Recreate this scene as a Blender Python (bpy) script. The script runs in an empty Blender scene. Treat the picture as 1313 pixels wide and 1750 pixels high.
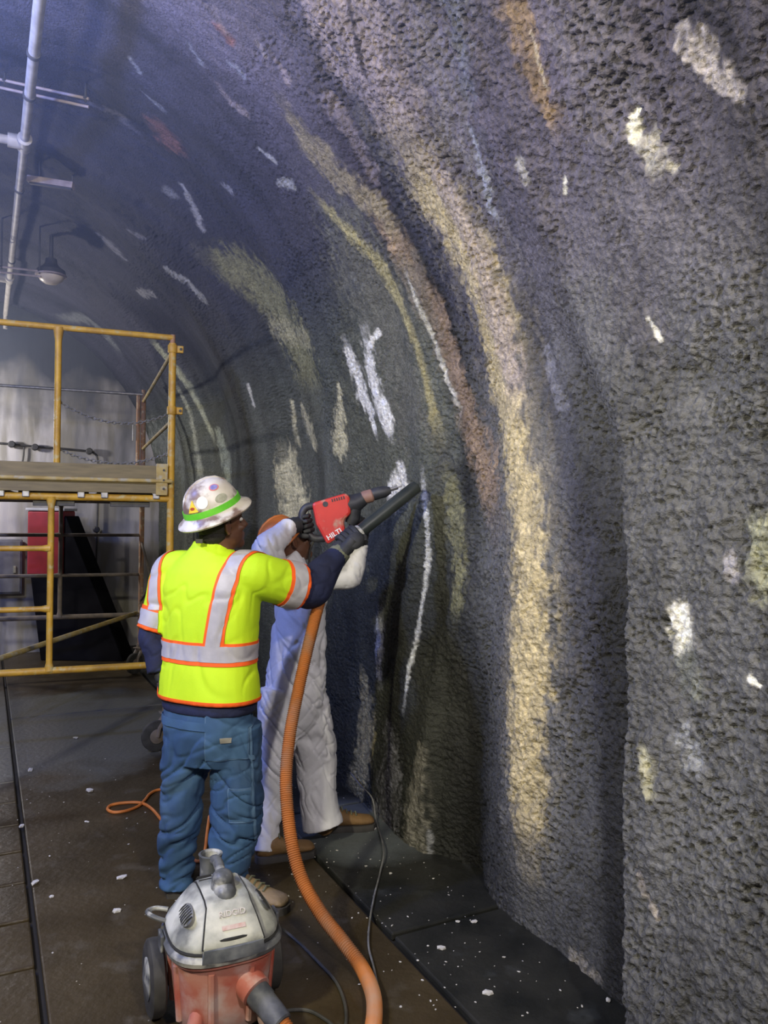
import bpy, bmesh, math, random
import numpy as np
from mathutils import Vector, Matrix

random.seed(7)
sc = bpy.context.scene
COL = sc.collection

# ------------------------------------------------------------------ camera
FPX, W, H = 1330.0, 1313.0, 1750.0
ROLL = math.radians(0.8)
CAMH = 1.70
cam_d = bpy.data.cameras.new('camera')
cam = bpy.data.objects.new('camera', cam_d)
COL.objects.link(cam)
cam_d.sensor_fit = 'VERTICAL'
cam_d.sensor_height = 24.0
cam_d.lens = FPX / H * 24.0
cam_d.clip_start = 0.05
R_ = Vector((math.cos(ROLL), 0, math.sin(ROLL)))
U_ = Vector((-math.sin(ROLL), 0, math.cos(ROLL)))
B_ = Vector((0, -1, 0))
cam.matrix_world = Matrix(((R_.x, U_.x, B_.x, 0), (R_.y, U_.y, B_.y, 0), (R_.z, U_.z, B_.z, CAMH), (0, 0, 0, 1)))
sc.camera = cam

# ------------------------------------------------------------------ world, lights, exposure
world = bpy.data.worlds.new('world')
sc.world = world
world.use_nodes = True
world.node_tree.nodes['Background'].inputs[0].default_value = (0.45, 0.5, 0.6, 1)
world.node_tree.nodes['Background'].inputs[1].default_value = 0.03
sc.view_settings.view_transform = 'Standard'
sc.view_settings.look = 'None'
sc.view_settings.gamma = 1.0
sc.view_settings.use_curve_mapping = False
sc.view_settings.exposure = 0.62

TH = math.radians(27.2)                     # tunnel axis runs 27 degrees left of the view
TC, TS = math.cos(TH), math.sin(TH)


def tun(a, u, z):
    """tunnel coordinates (lateral, along, height) -> world"""
    return Vector((a * TC - u * TS, a * TS + u * TC, z))


def lamp(name, loc, energy, col, size, aim=None):
    d = bpy.data.lights.new(name, 'AREA')
    d.shape = 'DISK'
    d.size = size
    d.energy = energy
    d.color = col
    o = bpy.data.objects.new(name, d)
    COL.objects.link(o)
    o.location = loc
    v = (Vector(aim) - Vector(loc)) if aim is not None else Vector((0, 0, -1))
    o.rotation_euler = v.to_track_quat('-Z', 'Y').to_euler()
    return o


def bulb(name, loc, energy, col, r):
    d = bpy.data.lights.new(name, 'POINT')
    d.energy = energy
    d.color = col
    d.shadow_soft_size = r
    o = bpy.data.objects.new(name, d)
    COL.objects.link(o)
    o.location = loc
    return o


bulb('work_light', tun(-1.35, 1.2, 2.9), 235, (1.0, 0.94, 0.70), 0.10)
bulb('tunnel_lamp_near', tun(-1.55, 3.4, 3.40), 210, (0.24, 0.35, 1.0), 0.08)
bulb('tunnel_lamp_behind', tun(0.75, -1.4, 3.5), 265, (1.0, 0.93, 0.90), 0.10)
bulb('tunnel_lamp_far', tun(-0.8, 9.1, 2.5), 95, (1.0, 0.96, 0.98), 0.10)

# ------------------------------------------------------------------ helpers


def P(px, py, Y):
    """point seen at a pixel of the 1313x1750 frame at distance Y ahead"""
    dx, dy = px - W / 2, H / 2 - py
    v = (R_ * dx + U_ * dy) * (Y / FPX)
    return Vector((v.x, Y, v.z + CAMH))


def floorP(px, py, z=0.0):
    dx, dy = px - W / 2, H / 2 - py
    v = (R_ * dx + U_ * dy) / FPX
    Y = (z - CAMH) / v.z
    return Vector((v.x * Y, Y, z))


def hash3(i, j, k, seed=0):
    n = (i * 374761393 + j * 668265263 + k * 2147483647 + seed * 1274126177) & 0xFFFFFFFF
    n = ((n ^ (n >> 13)) * 1274126177) & 0xFFFFFFFF
    n = ((n ^ (n >> 16)) * 2246822519) & 0xFFFFFFFF
    return ((n ^ (n >> 15)) & 0xFFFFFF) / float(0xFFFFFF)


def noise3(x, y, z, seed=0):
    x, y, z = np.broadcast_arrays(np.asarray(x, float), np.asarray(y, float), np.asarray(z, float))
    xi, yi, zi = np.floor(x).astype(np.int64), np.floor(y).astype(np.int64), np.floor(z).astype(np.int64)
    fx, fy, fz = x - xi, y - yi, z - zi
    sx, sy, sz = fx * fx * (3 - 2 * fx), fy * fy * (3 - 2 * fy), fz * fz * (3 - 2 * fz)
    r = 0
    for a in (0, 1):
        for b in (0, 1):
            for c in (0, 1):
                w = (sx if a else 1 - sx) * (sy if b else 1 - sy) * (sz if c else 1 - sz)
                r = r + w * hash3(xi + a, yi + b, zi + c, seed)
    return r * 2 - 1


def noise2(x, y, seed=0):
    x, y = np.broadcast_arrays(np.asarray(x, float), np.asarray(y, float))
    xi, yi = np.floor(x).astype(np.int64), np.floor(y).astype(np.int64)
    fx, fy = x - xi, y - yi
    sx, sy = fx * fx * (3 - 2 * fx), fy * fy * (3 - 2 * fy)
    r = 0
    for a in (0, 1):
        for b in (0, 1):
            r = r + (sx if a else 1 - sx) * (sy if b else 1 - sy) * hash3(xi + a, yi + b, xi * 0, seed)
    return r * 2 - 1


def fbm2(x, y, seed=0, oct=3):
    r, amp = 0, 1.0
    for i in range(oct):
        r = r + amp * noise2(x * 2 ** i, y * 2 ** i, seed + i * 17)
        amp *= 0.5
    return r


def worley2(x, y, seed=0):
    xi, yi = np.floor(x).astype(np.int64), np.floor(y).astype(np.int64)
    best = np.full(x.shape, 9.0)
    for a in (-1, 0, 1):
        for b in (-1, 0, 1):
            cx, cy = xi + a, yi + b
            dx = cx + hash3(cx, cy, cx * 0 + 1, seed) - x
            dy = cy + hash3(cx, cy, cx * 0 + 2, seed) - y
            best = np.minimum(best, dx * dx + dy * dy)
    return np.sqrt(best)


def sstep(a, b, x):
    t = np.clip((x - a) / (b - a), 0, 1)
    return t * t * (3 - 2 * t)


# ---- materials
MATS = {}


def nd(nt, kind, **kw):
    n = nt.nodes.new(kind)
    for k, v in kw.items():
        setattr(n, k, v)
    return n


def pm(name, c1, c2=None, rough=0.6, scale=8.0, bump=0.0, bscale=40.0, metal=0.0, lo=0.35, hi=0.65, stretch=None,
       c3=None, scale3=3.0, lo3=0.55, hi3=0.7, spec=0.5, detail=4.0, bdist=0.01):
    if name in MATS:
        return MATS[name]
    m = bpy.data.materials.new(name)
    m.use_nodes = True
    nt = m.node_tree
    b = nt.nodes['Principled BSDF']
    tc = nd(nt, 'ShaderNodeTexCoord')
    src = tc.outputs['Object']
    if stretch:
        mp = nd(nt, 'ShaderNodeMapping')
        mp.inputs['Scale'].default_value = stretch
        nt.links.new(src, mp.inputs[0])
        src = mp.outputs[0]
    nz = nd(nt, 'ShaderNodeTexNoise')
    nz.inputs['Scale'].default_value = scale
    nz.inputs['Detail'].default_value = detail
    nt.links.new(src, nz.inputs['Vector'])
    cr = nd(nt, 'ShaderNodeValToRGB')
    c2 = c2 or tuple(x * 0.8 for x in c1)
    cr.color_ramp.elements[0].position = lo
    cr.color_ramp.elements[1].position = hi
    cr.color_ramp.elements[0].color = (*c1, 1)
    cr.color_ramp.elements[1].color = (*c2, 1)
    nt.links.new(nz.outputs['Fac'], cr.inputs[0])
    out = cr.outputs[0]
    if c3:
        n3 = nd(nt, 'ShaderNodeTexNoise')
        n3.inputs['Scale'].default_value = scale3
        n3.inputs['Detail'].default_value = 6
        nt.links.new(src, n3.inputs['Vector'])
        r3 = nd(nt, 'ShaderNodeValToRGB')
        r3.color_ramp.elements[0].position = lo3
        r3.color_ramp.elements[1].position = hi3
        nt.links.new(n3.outputs['Fac'], r3.inputs[0])
        mx = nd(nt, 'ShaderNodeMixRGB')
        mx.inputs[2].default_value = (*c3, 1)
        nt.links.new(r3.outputs[0], mx.inputs[0])
        nt.links.new(out, mx.inputs[1])
        out = mx.outputs[0]
    nt.links.new(out, b.inputs['Base Color'])
    b.inputs['Roughness'].default_value = rough
    b.inputs['Metallic'].default_value = metal
    b.inputs['Specular IOR Level'].default_value = spec
    if bump > 0:
        bn = nd(nt, 'ShaderNodeTexNoise')
        bn.inputs['Scale'].default_value = bscale
        bn.inputs['Detail'].default_value = 5
        nt.links.new(src, bn.inputs['Vector'])
        bp = nd(nt, 'ShaderNodeBump')
        bp.inputs['Strength'].default_value = bump
        bp.inputs['Distance'].default_value = bdist
        nt.links.new(bn.outputs['Fac'], bp.inputs['Height'])
        nt.links.new(bp.outputs[0], b.inputs['Normal'])
    MATS[name] = m
    return m


# ---- mesh builder (world coordinates; build() makes them relative to the thing's base)
class MB:
    def __init__(self):
        self.v, self.f = [], []

    def add(self, vs, fs):
        n = len(self.v)
        self.v += [Vector(v) for v in vs]
        self.f += [tuple(i + n for i in f) for f in fs]
        return self

    def box(self, c, size, X=(1, 0, 0), Y=(0, 1, 0), Z=(0, 0, 1), taper=1.0):
        c = Vector(c)
        X, Y, Z = Vector(X).normalized(), Vector(Y).normalized(), Vector(Z).normalized()
        sx, sy, sz = (s / 2 for s in size)
        vs = []
        for k in (-1, 1):
            t = taper if k > 0 else 1
            for (i, j) in ((-1, -1), (1, -1), (1, 1), (-1, 1)):
                vs.append(c + X * (i * sx * t) + Y * (j * sy * t) + Z * (k * sz))
        return self.add(vs, [(3, 2, 1, 0), (4, 5, 6, 7), (0, 1, 5, 4), (1, 2, 6, 5), (2, 3, 7, 6), (3, 0, 4, 7)])

    def loft(self, rings, cap=True):
        n = len(rings[0])
        vs = [p for r in rings for p in r]
        fs = []
        for i in range(len(rings) - 1):
            for j in range(n):
                k = (j + 1) % n
                fs.append((i * n + j, i * n + k, (i + 1) * n + k, (i + 1) * n + j))
        if cap:
            fs.append(tuple(range(n - 1, -1, -1)))
            fs.append(tuple((len(rings) - 1) * n + j for j in range(n)))
        return self.add(vs, fs)

    def tube(self, pts, r, n=10, cap=True, flat=1.0, upv=None):
        pts = [Vector(p) for p in pts]
        rs = r if isinstance(r, (list, tuple)) else [r] * len(pts)
        rings = []
        t0 = (pts[1] - pts[0]).normalized()
        up = Vector(upv) if upv is not None else (Vector((0, 0, 1)) if abs(t0.z) < 0.9 else Vector((1, 0, 0)))
        for i, p in enumerate(pts):
            a = pts[max(i - 1, 0)]
            b = pts[min(i + 1, len(pts) - 1)]
            t = (b - a).normalized()
            s = t.cross(up)
            if s.length < 1e-5:
                s = t.orthogonal()
            s.normalize()
            up = s.cross(t).normalized()
            rings.append([p + (s * math.cos(2 * math.pi * j / n) + up * (flat * math.sin(2 * math.pi * j / n))) * rs[i] for j in range(n)])
        return self.loft(rings, cap)

    def lathe(self, c, axis, prof, n=24, sx=1.0, xdir=None):
        """prof: list of (radius, height) along axis"""
        c, A = Vector(c), Vector(axis).normalized()
        X = Vector(xdir) if xdir is not None else A.orthogonal()
        X = (X - A * X.dot(A)).normalized()
        Yv = A.cross(X)
        rings = [[c + A * h + (X * (math.cos(2 * math.pi * j / n) * sx) + Yv * math.sin(2 * math.pi * j / n)) * max(r, 1e-4) for j in range(n)] for r, h in prof]
        return self.loft(rings)

    def ell(self, c, r, X=(1, 0, 0), Y=(0, 1, 0), Z=(0, 0, 1), n=16, m=9):
        c = Vector(c)
        X, Y, Z = Vector(X).normalized(), Vector(Y).normalized(), Vector(Z).normalized()
        rings = []
        for i in range(m):
            ph = -math.pi / 2 + math.pi * (i + 0.02 if i == 0 else (i - 0.02 if i == m - 1 else i)) / (m - 1)
            rings.append([c + X * (r[0] * math.cos(ph) * math.cos(2 * math.pi * j / n)) + Y * (r[1] * math.cos(ph) * math.sin(2 * math.pi * j / n)) + Z * (r[2] * math.sin(ph)) for j in range(n)])
        return self.loft(rings)

    def mesh(self, name, origin=(0, 0, 0), smooth=True):
        o = Vector(origin)
        me = bpy.data.meshes.new(name)
        me.from_pydata([v - o for v in self.v], [], self.f)
        bm = bmesh.new()
        bm.from_mesh(me)
        bmesh.ops.recalc_face_normals(bm, faces=bm.faces)
        bm.to_mesh(me)
        bm.free()
        if smooth:
            shade(me)
        return me

    def build(self, name, mat, parent=None, smooth=True, bevel=0.0, base=None):
        org = origin_of(parent) if parent is not None else (base if base is not None else self.base())
        me = self.mesh(name, org, smooth)
        return link(name, me, mat, parent, org, bevel)

    def base(self):
        xs = [v.x for v in self.v]
        ys = [v.y for v in self.v]
        return Vector(((min(xs) + max(xs)) / 2, (min(ys) + max(ys)) / 2, min(v.z for v in self.v)))


def shade(me, ang=38):
    me.polygons.foreach_set('use_smooth', [True] * len(me.polygons))
    try:
        me.set_sharp_from_angle(angle=math.radians(ang))
    except Exception:
        pass


ORG = {}


def origin_of(o):
    return ORG[o.name]


def link(name, me, mat, parent=None, org=(0, 0, 0), bevel=0.0):
    if mat is not None:
        me.materials.clear()
        me.materials.append(mat)
    o = bpy.data.objects.new(name, me)
    COL.objects.link(o)
    ORG[o.name] = Vector(org)
    if parent is not None:
        o.parent = parent
    else:
        o.location = org
    if bevel > 0:
        bv = o.modifiers.new('bevel', 'BEVEL')
        bv.width = bevel
        bv.segments = 2
        bv.limit_method = 'ANGLE'
    return o


def thing(name, label, cat, loc, group=None):
    o = bpy.data.objects.new(name, None)
    COL.objects.link(o)
    o.empty_display_size = 0.1
    o.location = loc
    ORG[o.name] = Vector(loc)
    return tag(o, label, cat, group)


def tag(o, label=None, cat=None, group=None, kind=None):
    if label:
        o['label'] = label
    if cat:
        o['category'] = cat
    if group:
        o['group'] = group
    if kind:
        o['kind'] = kind
    return o


def catmull(pts, k=6):
    pts = [Vector(p) for p in pts]
    out = []
    for i in range(len(pts) - 1):
        p0, p1, p2, p3 = pts[max(i - 1, 0)], pts[i], pts[i + 1], pts[min(i + 2, len(pts) - 1)]
        for j in range(k):
            t = j / k
            out.append(0.5 * ((2 * p1) + (p2 - p0) * t + (2 * p0 - 5 * p1 + 4 * p2 - p3) * t * t + (3 * p1 - p0 - 3 * p2 + p3) * t ** 3))
    out.append(pts[-1])
    return out


def limb(mb, pts, rs, k=6, n=18, flat=1.0):
    """smooth tapering limb through joints"""
    q = catmull([Vector((*p, r)) if False else p for p in pts], k)
    rr = [v.x for v in catmull([Vector((r, 0, 0)) for r in rs], k)]
    return mb.tube(q, rr, n=n, flat=flat)


def fuse(mb, voxel=0.01, it=4, fac=0.5):
    """one continuous surface out of overlapping closed shells (world coordinates)"""
    me = mb.mesh('tmp', smooth=False)
    o = bpy.data.objects.new('tmp', me)
    COL.objects.link(o)
    r = o.modifiers.new('r', 'REMESH')
    r.mode = 'VOXEL'
    r.voxel_size = voxel
    r.adaptivity = 0
    if it:
        s = o.modifiers.new('s', 'SMOOTH')
        s.factor = fac
        s.iterations = it
    dg = bpy.context.evaluated_depsgraph_get()
    dg.update()
    new = bpy.data.meshes.new_from_object(o.evaluated_get(dg))
    bpy.data.objects.remove(o)
    bpy.data.meshes.remove(me)
    return new


def co_of(me):
    a = np.empty(len(me.vertices) * 3, np.float64)
    me.vertices.foreach_get('co', a)
    return a.reshape(-1, 3)


def no_of(me):
    a = np.empty(len(me.vertices) * 3, np.float32)
    me.vertices.foreach_get('normal', a)
    return a.reshape(-1, 3).astype(float)


def set_co(me, c):
    me.vertices.foreach_set('co', np.ascontiguousarray(c, dtype=np.float32).ravel())
    me.update()


def displace(me, fn):
    c, n = co_of(me), no_of(me)
    set_co(me, c + n * fn(c, n)[:, None])
    return me


def link_world(name, me, mat, parent, smooth=True):
    """link a mesh given in world coordinates below a thing"""
    org = origin_of(parent)
    set_co(me, co_of(me) - np.array(org))
    if smooth:
        shade(me, 60)
    me.name = name
    return link(name, me, mat, parent, org)


def patch(src, planes, off=0.003, thick=0.003, relax=0):
    """a piece of cloth lying on a garment: the part of src inside the planes, lifted off"""
    bm = bmesh.new()
    bm.from_mesh(src)
    for co, no in planes:
        bmesh.ops.bisect_plane(bm, geom=bm.verts[:] + bm.edges[:] + bm.faces[:], plane_co=Vector(co), plane_no=Vector(no), clear_outer=True)
    isl, seen = [], set()
    for f0 in bm.faces:
        if f0 in seen:
            continue
        st, comp = [f0], []
        seen.add(f0)
        while st:
            f1 = st.pop()
            comp.append(f1)
            for e1 in f1.edges:
                for f2 in e1.link_faces:
                    if f2 not in seen:
                        seen.add(f2)
                        st.append(f2)
        isl.append(comp)
    if len(isl) > 1:
        isl.sort(key=len)
        bmesh.ops.delete(bm, geom=[f1 for c_ in isl[:-1] for f1 in c_], context='FACES')
    bm.normal_update()
    for v in bm.verts:
        v.co += v.normal * off
    if bm.faces:
        bmesh.ops.solidify(bm, geom=bm.faces[:], thickness=-thick)
    me = bpy.data.meshes.new('patch')
    bm.to_mesh(me)
    bm.free()
    return me


# ------------------------------------------------------------------ the tunnel wall
CA, CZ, RAD = -0.3, 1.8, 2.3                 # arch centre, springline height, radius
S_ARC = CZ + math.pi * RAD
S_END = S_ARC + CZ
U_END = 10.0


def base_profile(s):
    """point (a, z) and inward normal (na, nz) on the smooth section at arc length s"""
    s = np.asarray(s, float)
    ph = np.clip((s - CZ) / RAD, 0, math.pi)
    a = CA + RAD * np.cos(ph)
    z = CZ + RAD * np.sin(ph)
    z = np.where(s < CZ, s, z)
    z = np.where(s > S_ARC, S_END - s, z)
    return a, z, -np.cos(ph), -np.sin(ph)


def relief(u, s):
    """large undulations of the sprayed concrete, metres towards the inside"""
    ue = np.interp(s, [0, 0.5, 1.0, 1.6, 2.0, 2.5, 3.2, 4.2], [1.82, 1.87, 1.88, 1.90, 1.99, 2.24, 2.45, 2.6])
    soft = np.interp(s, [0, 1.6, 2.4, 3.4], [0.045, 0.05, 0.14, 0.35])
    amp = np.interp(s, [0, 1.7, 2.4, 3.4, 4.5], [0.20, 0.18, 0.10, 0.06, 0.0])
    r = amp * (1 - sstep(-1, 1, (u - ue) / soft))
    um = np.interp(s, [0, 1, 2, 3, 4.2], [2.62, 2.60, 2.62, 2.66, 2.7])
    r = r + np.interp(s, [0, 0.4, 2.6, 4], [0.02, 0.07, 0.05, 0.02]) * np.exp(-((u - um) / 0.17) ** 2)
    low = 1 - sstep(0.75, 1.25, s)
    r = r - 0.07 * low * np.exp(-((u - 3.08) / 0.14) ** 2)
    r = r + 0.06 * low * sstep(3.28, 3.36, u) * (1 - sstep(3.5, 3.75, u))
    uc = np.interp(s, [0, 0.6, 1.1, 1.7, 2.4, 3.2], [3.62, 3.58, 3.5, 3.38, 3.25, 3.1])
    r = r + 0.05 * np.exp(-((u - uc - 0.12) / 0.10) ** 2) * np.interp(s, [0, 1, 2.2, 3.5], [0.4, 1, 0.8, 0])
    r = r - 0.03 * np.exp(-((u - uc + 0.10) / 0.10) ** 2) * np.interp(s, [0, 1, 2.2, 3.5], [0, 1, 0.8, 0])
    r = r - 0.05 * np.exp(-((u - 1.62) / 0.12) ** 2 - ((s - 2.12) / 0.10) ** 2)
    r = r + 0.04 * np.sin(u * 3.1 + 0.6 * s) * sstep(3.9, 4.6, u) * (1 - sstep(4.2, 5.5, s))
    r = r + 0.045 * noise2(u * 1.3 + 3, s * 0.75, 5) + 0.016 * noise2(u * 4.5, s * 2.2, 9)
    return r * (1 - sstep(6.0, 8.0, s))


def wall_hit(px, py):
    """arc coordinates (u, s) of the wall spot seen at a pixel"""
    d = (R_ * (px - W / 2) + U_ * (H / 2 - py)) / FPX + Vector((0, 1, 0))
    lo, hi = 0.6, 16.0
    t = np.linspace(lo, hi, 1600)
    for _ in range(3):
        x, y, z = d.x * t, d.y * t, CAMH + d.z * t
        a, u = x * TC + y * TS, -x * TS + y * TC
        ph = np.arctan2(np.maximum(z - CZ, 0), a - CA)
        s = np.where(z < CZ, z, CZ + ph * RAD)
        dist = np.where(z < CZ, (CA + RAD) - a, RAD - np.hypot(a - CA, np.maximum(z - CZ, 0)))
        g = dist - relief(u, s)
        k = int(np.argmax(g < 0))
        if g[k] >= 0:
            return float(u[-1]), float(s[-1])
        t = np.linspace(t[max(k - 1, 0)], t[k], 24)
    return float(u[k]), float(max(s[k], 0))


us = np.concatenate([np.arange(-2.5, 0.6, 0.06), np.arange(0.6, 3.0, 0.0052), np.arange(3.0, 5.0, 0.0080), np.arange(5.0, U_END + 0.03, 0.022)])
ss = np.concatenate([np.arange(0, 4.0, 0.0056), np.arange(4.0, 5.4, 0.02), np.linspace(5.4, S_END, 70)])
UU, SS = np.meshgrid(us, ss, indexing='ij')
A0, Z0, NA, NZ = base_profile(SS)
rel = relief(UU, SS)
# roughness of the sprayed coat: coarse on the near stretch, finer towards the men
rgh = np.interp(UU, [0.6, 2.2, 2.9, 3.3, 4.5, 10], [1.0, 0.95, 0.78, 0.58, 0.5, 0.45]) * (1 - 0.75 * sstep(5.2, 6.5, SS))
rgh = rgh * (0.8 + 0.5 * fbm2(UU * 2.0, SS * 1.6, 31, 2))
wx, wy = UU + 0.008 * noise2(UU * 50, SS * 50, 71), SS + 0.008 * noise2(UU * 50, SS * 50, 72)
lump = np.clip(worley2(wx / 0.020, wy / 0.018, 3), 0, 1)
lump2 = np.clip(worley2(wx / 0.046, wy / 0.040, 4), 0, 1)
pit = np.clip(0.42 - worley2(wx / 0.028, wy / 0.024, 8), 0, 1) / 0.42
pit = pit * (0.35 + 0.65 * sstep(-0.1, 0.5, fbm2(UU * 7, SS * 6, 77, 2)))
fine = rgh * (0.012 * (0.5 - lump) + 0.011 * (0.45 - lump2) - 0.030 * pit + 0.004 * noise2(UU * 110, SS * 110, 13) + 0.012 * fbm2(UU * 11, SS * 9, 44, 2))
near = (UU > 0.5) & (SS < 5.3)
OFF = rel + np.where(near, fine, fine * 0.2)
AA, ZZ = A0 + NA * OFF, Z0 + NZ * OFF
ZZ = np.where(SS <= 0.001, -0.05, ZZ)
XX, YY = AA * TC - UU * TS, AA * TS + UU * TC
nu, ns = UU.shape

# ---- colour of the coat: dark sooted grey, painted shade and mineral runs that follow the water down the wall
base = np.empty((nu, ns, 3))
n1 = fbm2(UU * 1.1, SS * 0.7, 101, 3)[..., None]
n2 = fbm2(UU * 6.0, SS * 1.6, 102, 3)[..., None]
n3 = fbm2(UU * 30, SS * 22, 103, 2)[..., None]
grey = np.array([0.113, 0.113, 0.106])
green = np.array([0.092, 0.098, 0.072])
violet = np.array([0.122, 0.108, 0.140])
wg = sstep(2.7, 3.5, UU)[..., None] * (1 - sstep(2.6, 3.6, SS))[..., None]
wv = sstep(2.0, 3.3, SS)[..., None]
base[:] = grey
base = base * (1 - wv) + violet * wv
base = base * (1 - wg) + green * wg
n4 = fbm2(UU * 3.2, SS * 0.45, 104, 3)[..., None]
base *= (1 + 0.25 * n1 + 0.20 * n2 + 0.16 * n3 + 0.55 * n4)
base *= 0.88
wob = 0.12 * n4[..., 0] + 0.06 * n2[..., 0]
low_shade = 0.62 * sstep(2.75, 3.1, UU + wob) * (1 - sstep(4.6, 5.6, UU)) * (1 - sstep(0.85, 1.6, SS + 0.3 * n1[..., 0]))  # shade on the lower wall behind the men, put into the colour
bulge_shade = 0.74 * sstep(1.86, 1.92, UU) * (1 - sstep(2.22, 2.46, UU + wob)) * (1 - sstep(1.2, 2.1, SS + 0.3 * n1[..., 0]))  # shadow of the near bulge painted onto the band beyond it
recess_shade = 0.55 * np.exp(-((UU - 3.10 + 0.3 * wob) / 0.16) ** 2) * (1 - sstep(0.5, 1.0, SS))  # shade of the low recess, painted in
foot = 0.40 * (1 - sstep(0.05, 0.7, SS + 0.2 * n1[..., 0]))  # foot of the wall painted darker, as if lit from above
base *= ((1 - low_shade) * (1 - bulge_shade) * (1 - recess_shade) * (1 - foot))[..., None]

upper_dark = 0.55 * sstep(2.9, 4.2, UU - 0.35 * (SS - 3.0) + wob) * sstep(2.4, 3.4, SS)  # darker towards the crown and the far end
base *= (1 - upper_dark)[..., None]
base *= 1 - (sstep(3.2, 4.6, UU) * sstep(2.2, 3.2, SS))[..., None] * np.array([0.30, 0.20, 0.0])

TAN, PALE, PEACH = (0.60, 0.50, 0.27), (0.93, 0.90, 0.74), (0.36, 0.26, 0.165)
CREAM, KHAKI, BEIGE, LGREY = (0.74, 0.67, 0.38), (0.27, 0.26, 0.125), (0.34, 0.285, 0.29), (0.34, 0.35, 0.36)
RUST, BLUEW = (0.26, 0.12, 0.10), (0.45, 0.48, 0.56)
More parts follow.
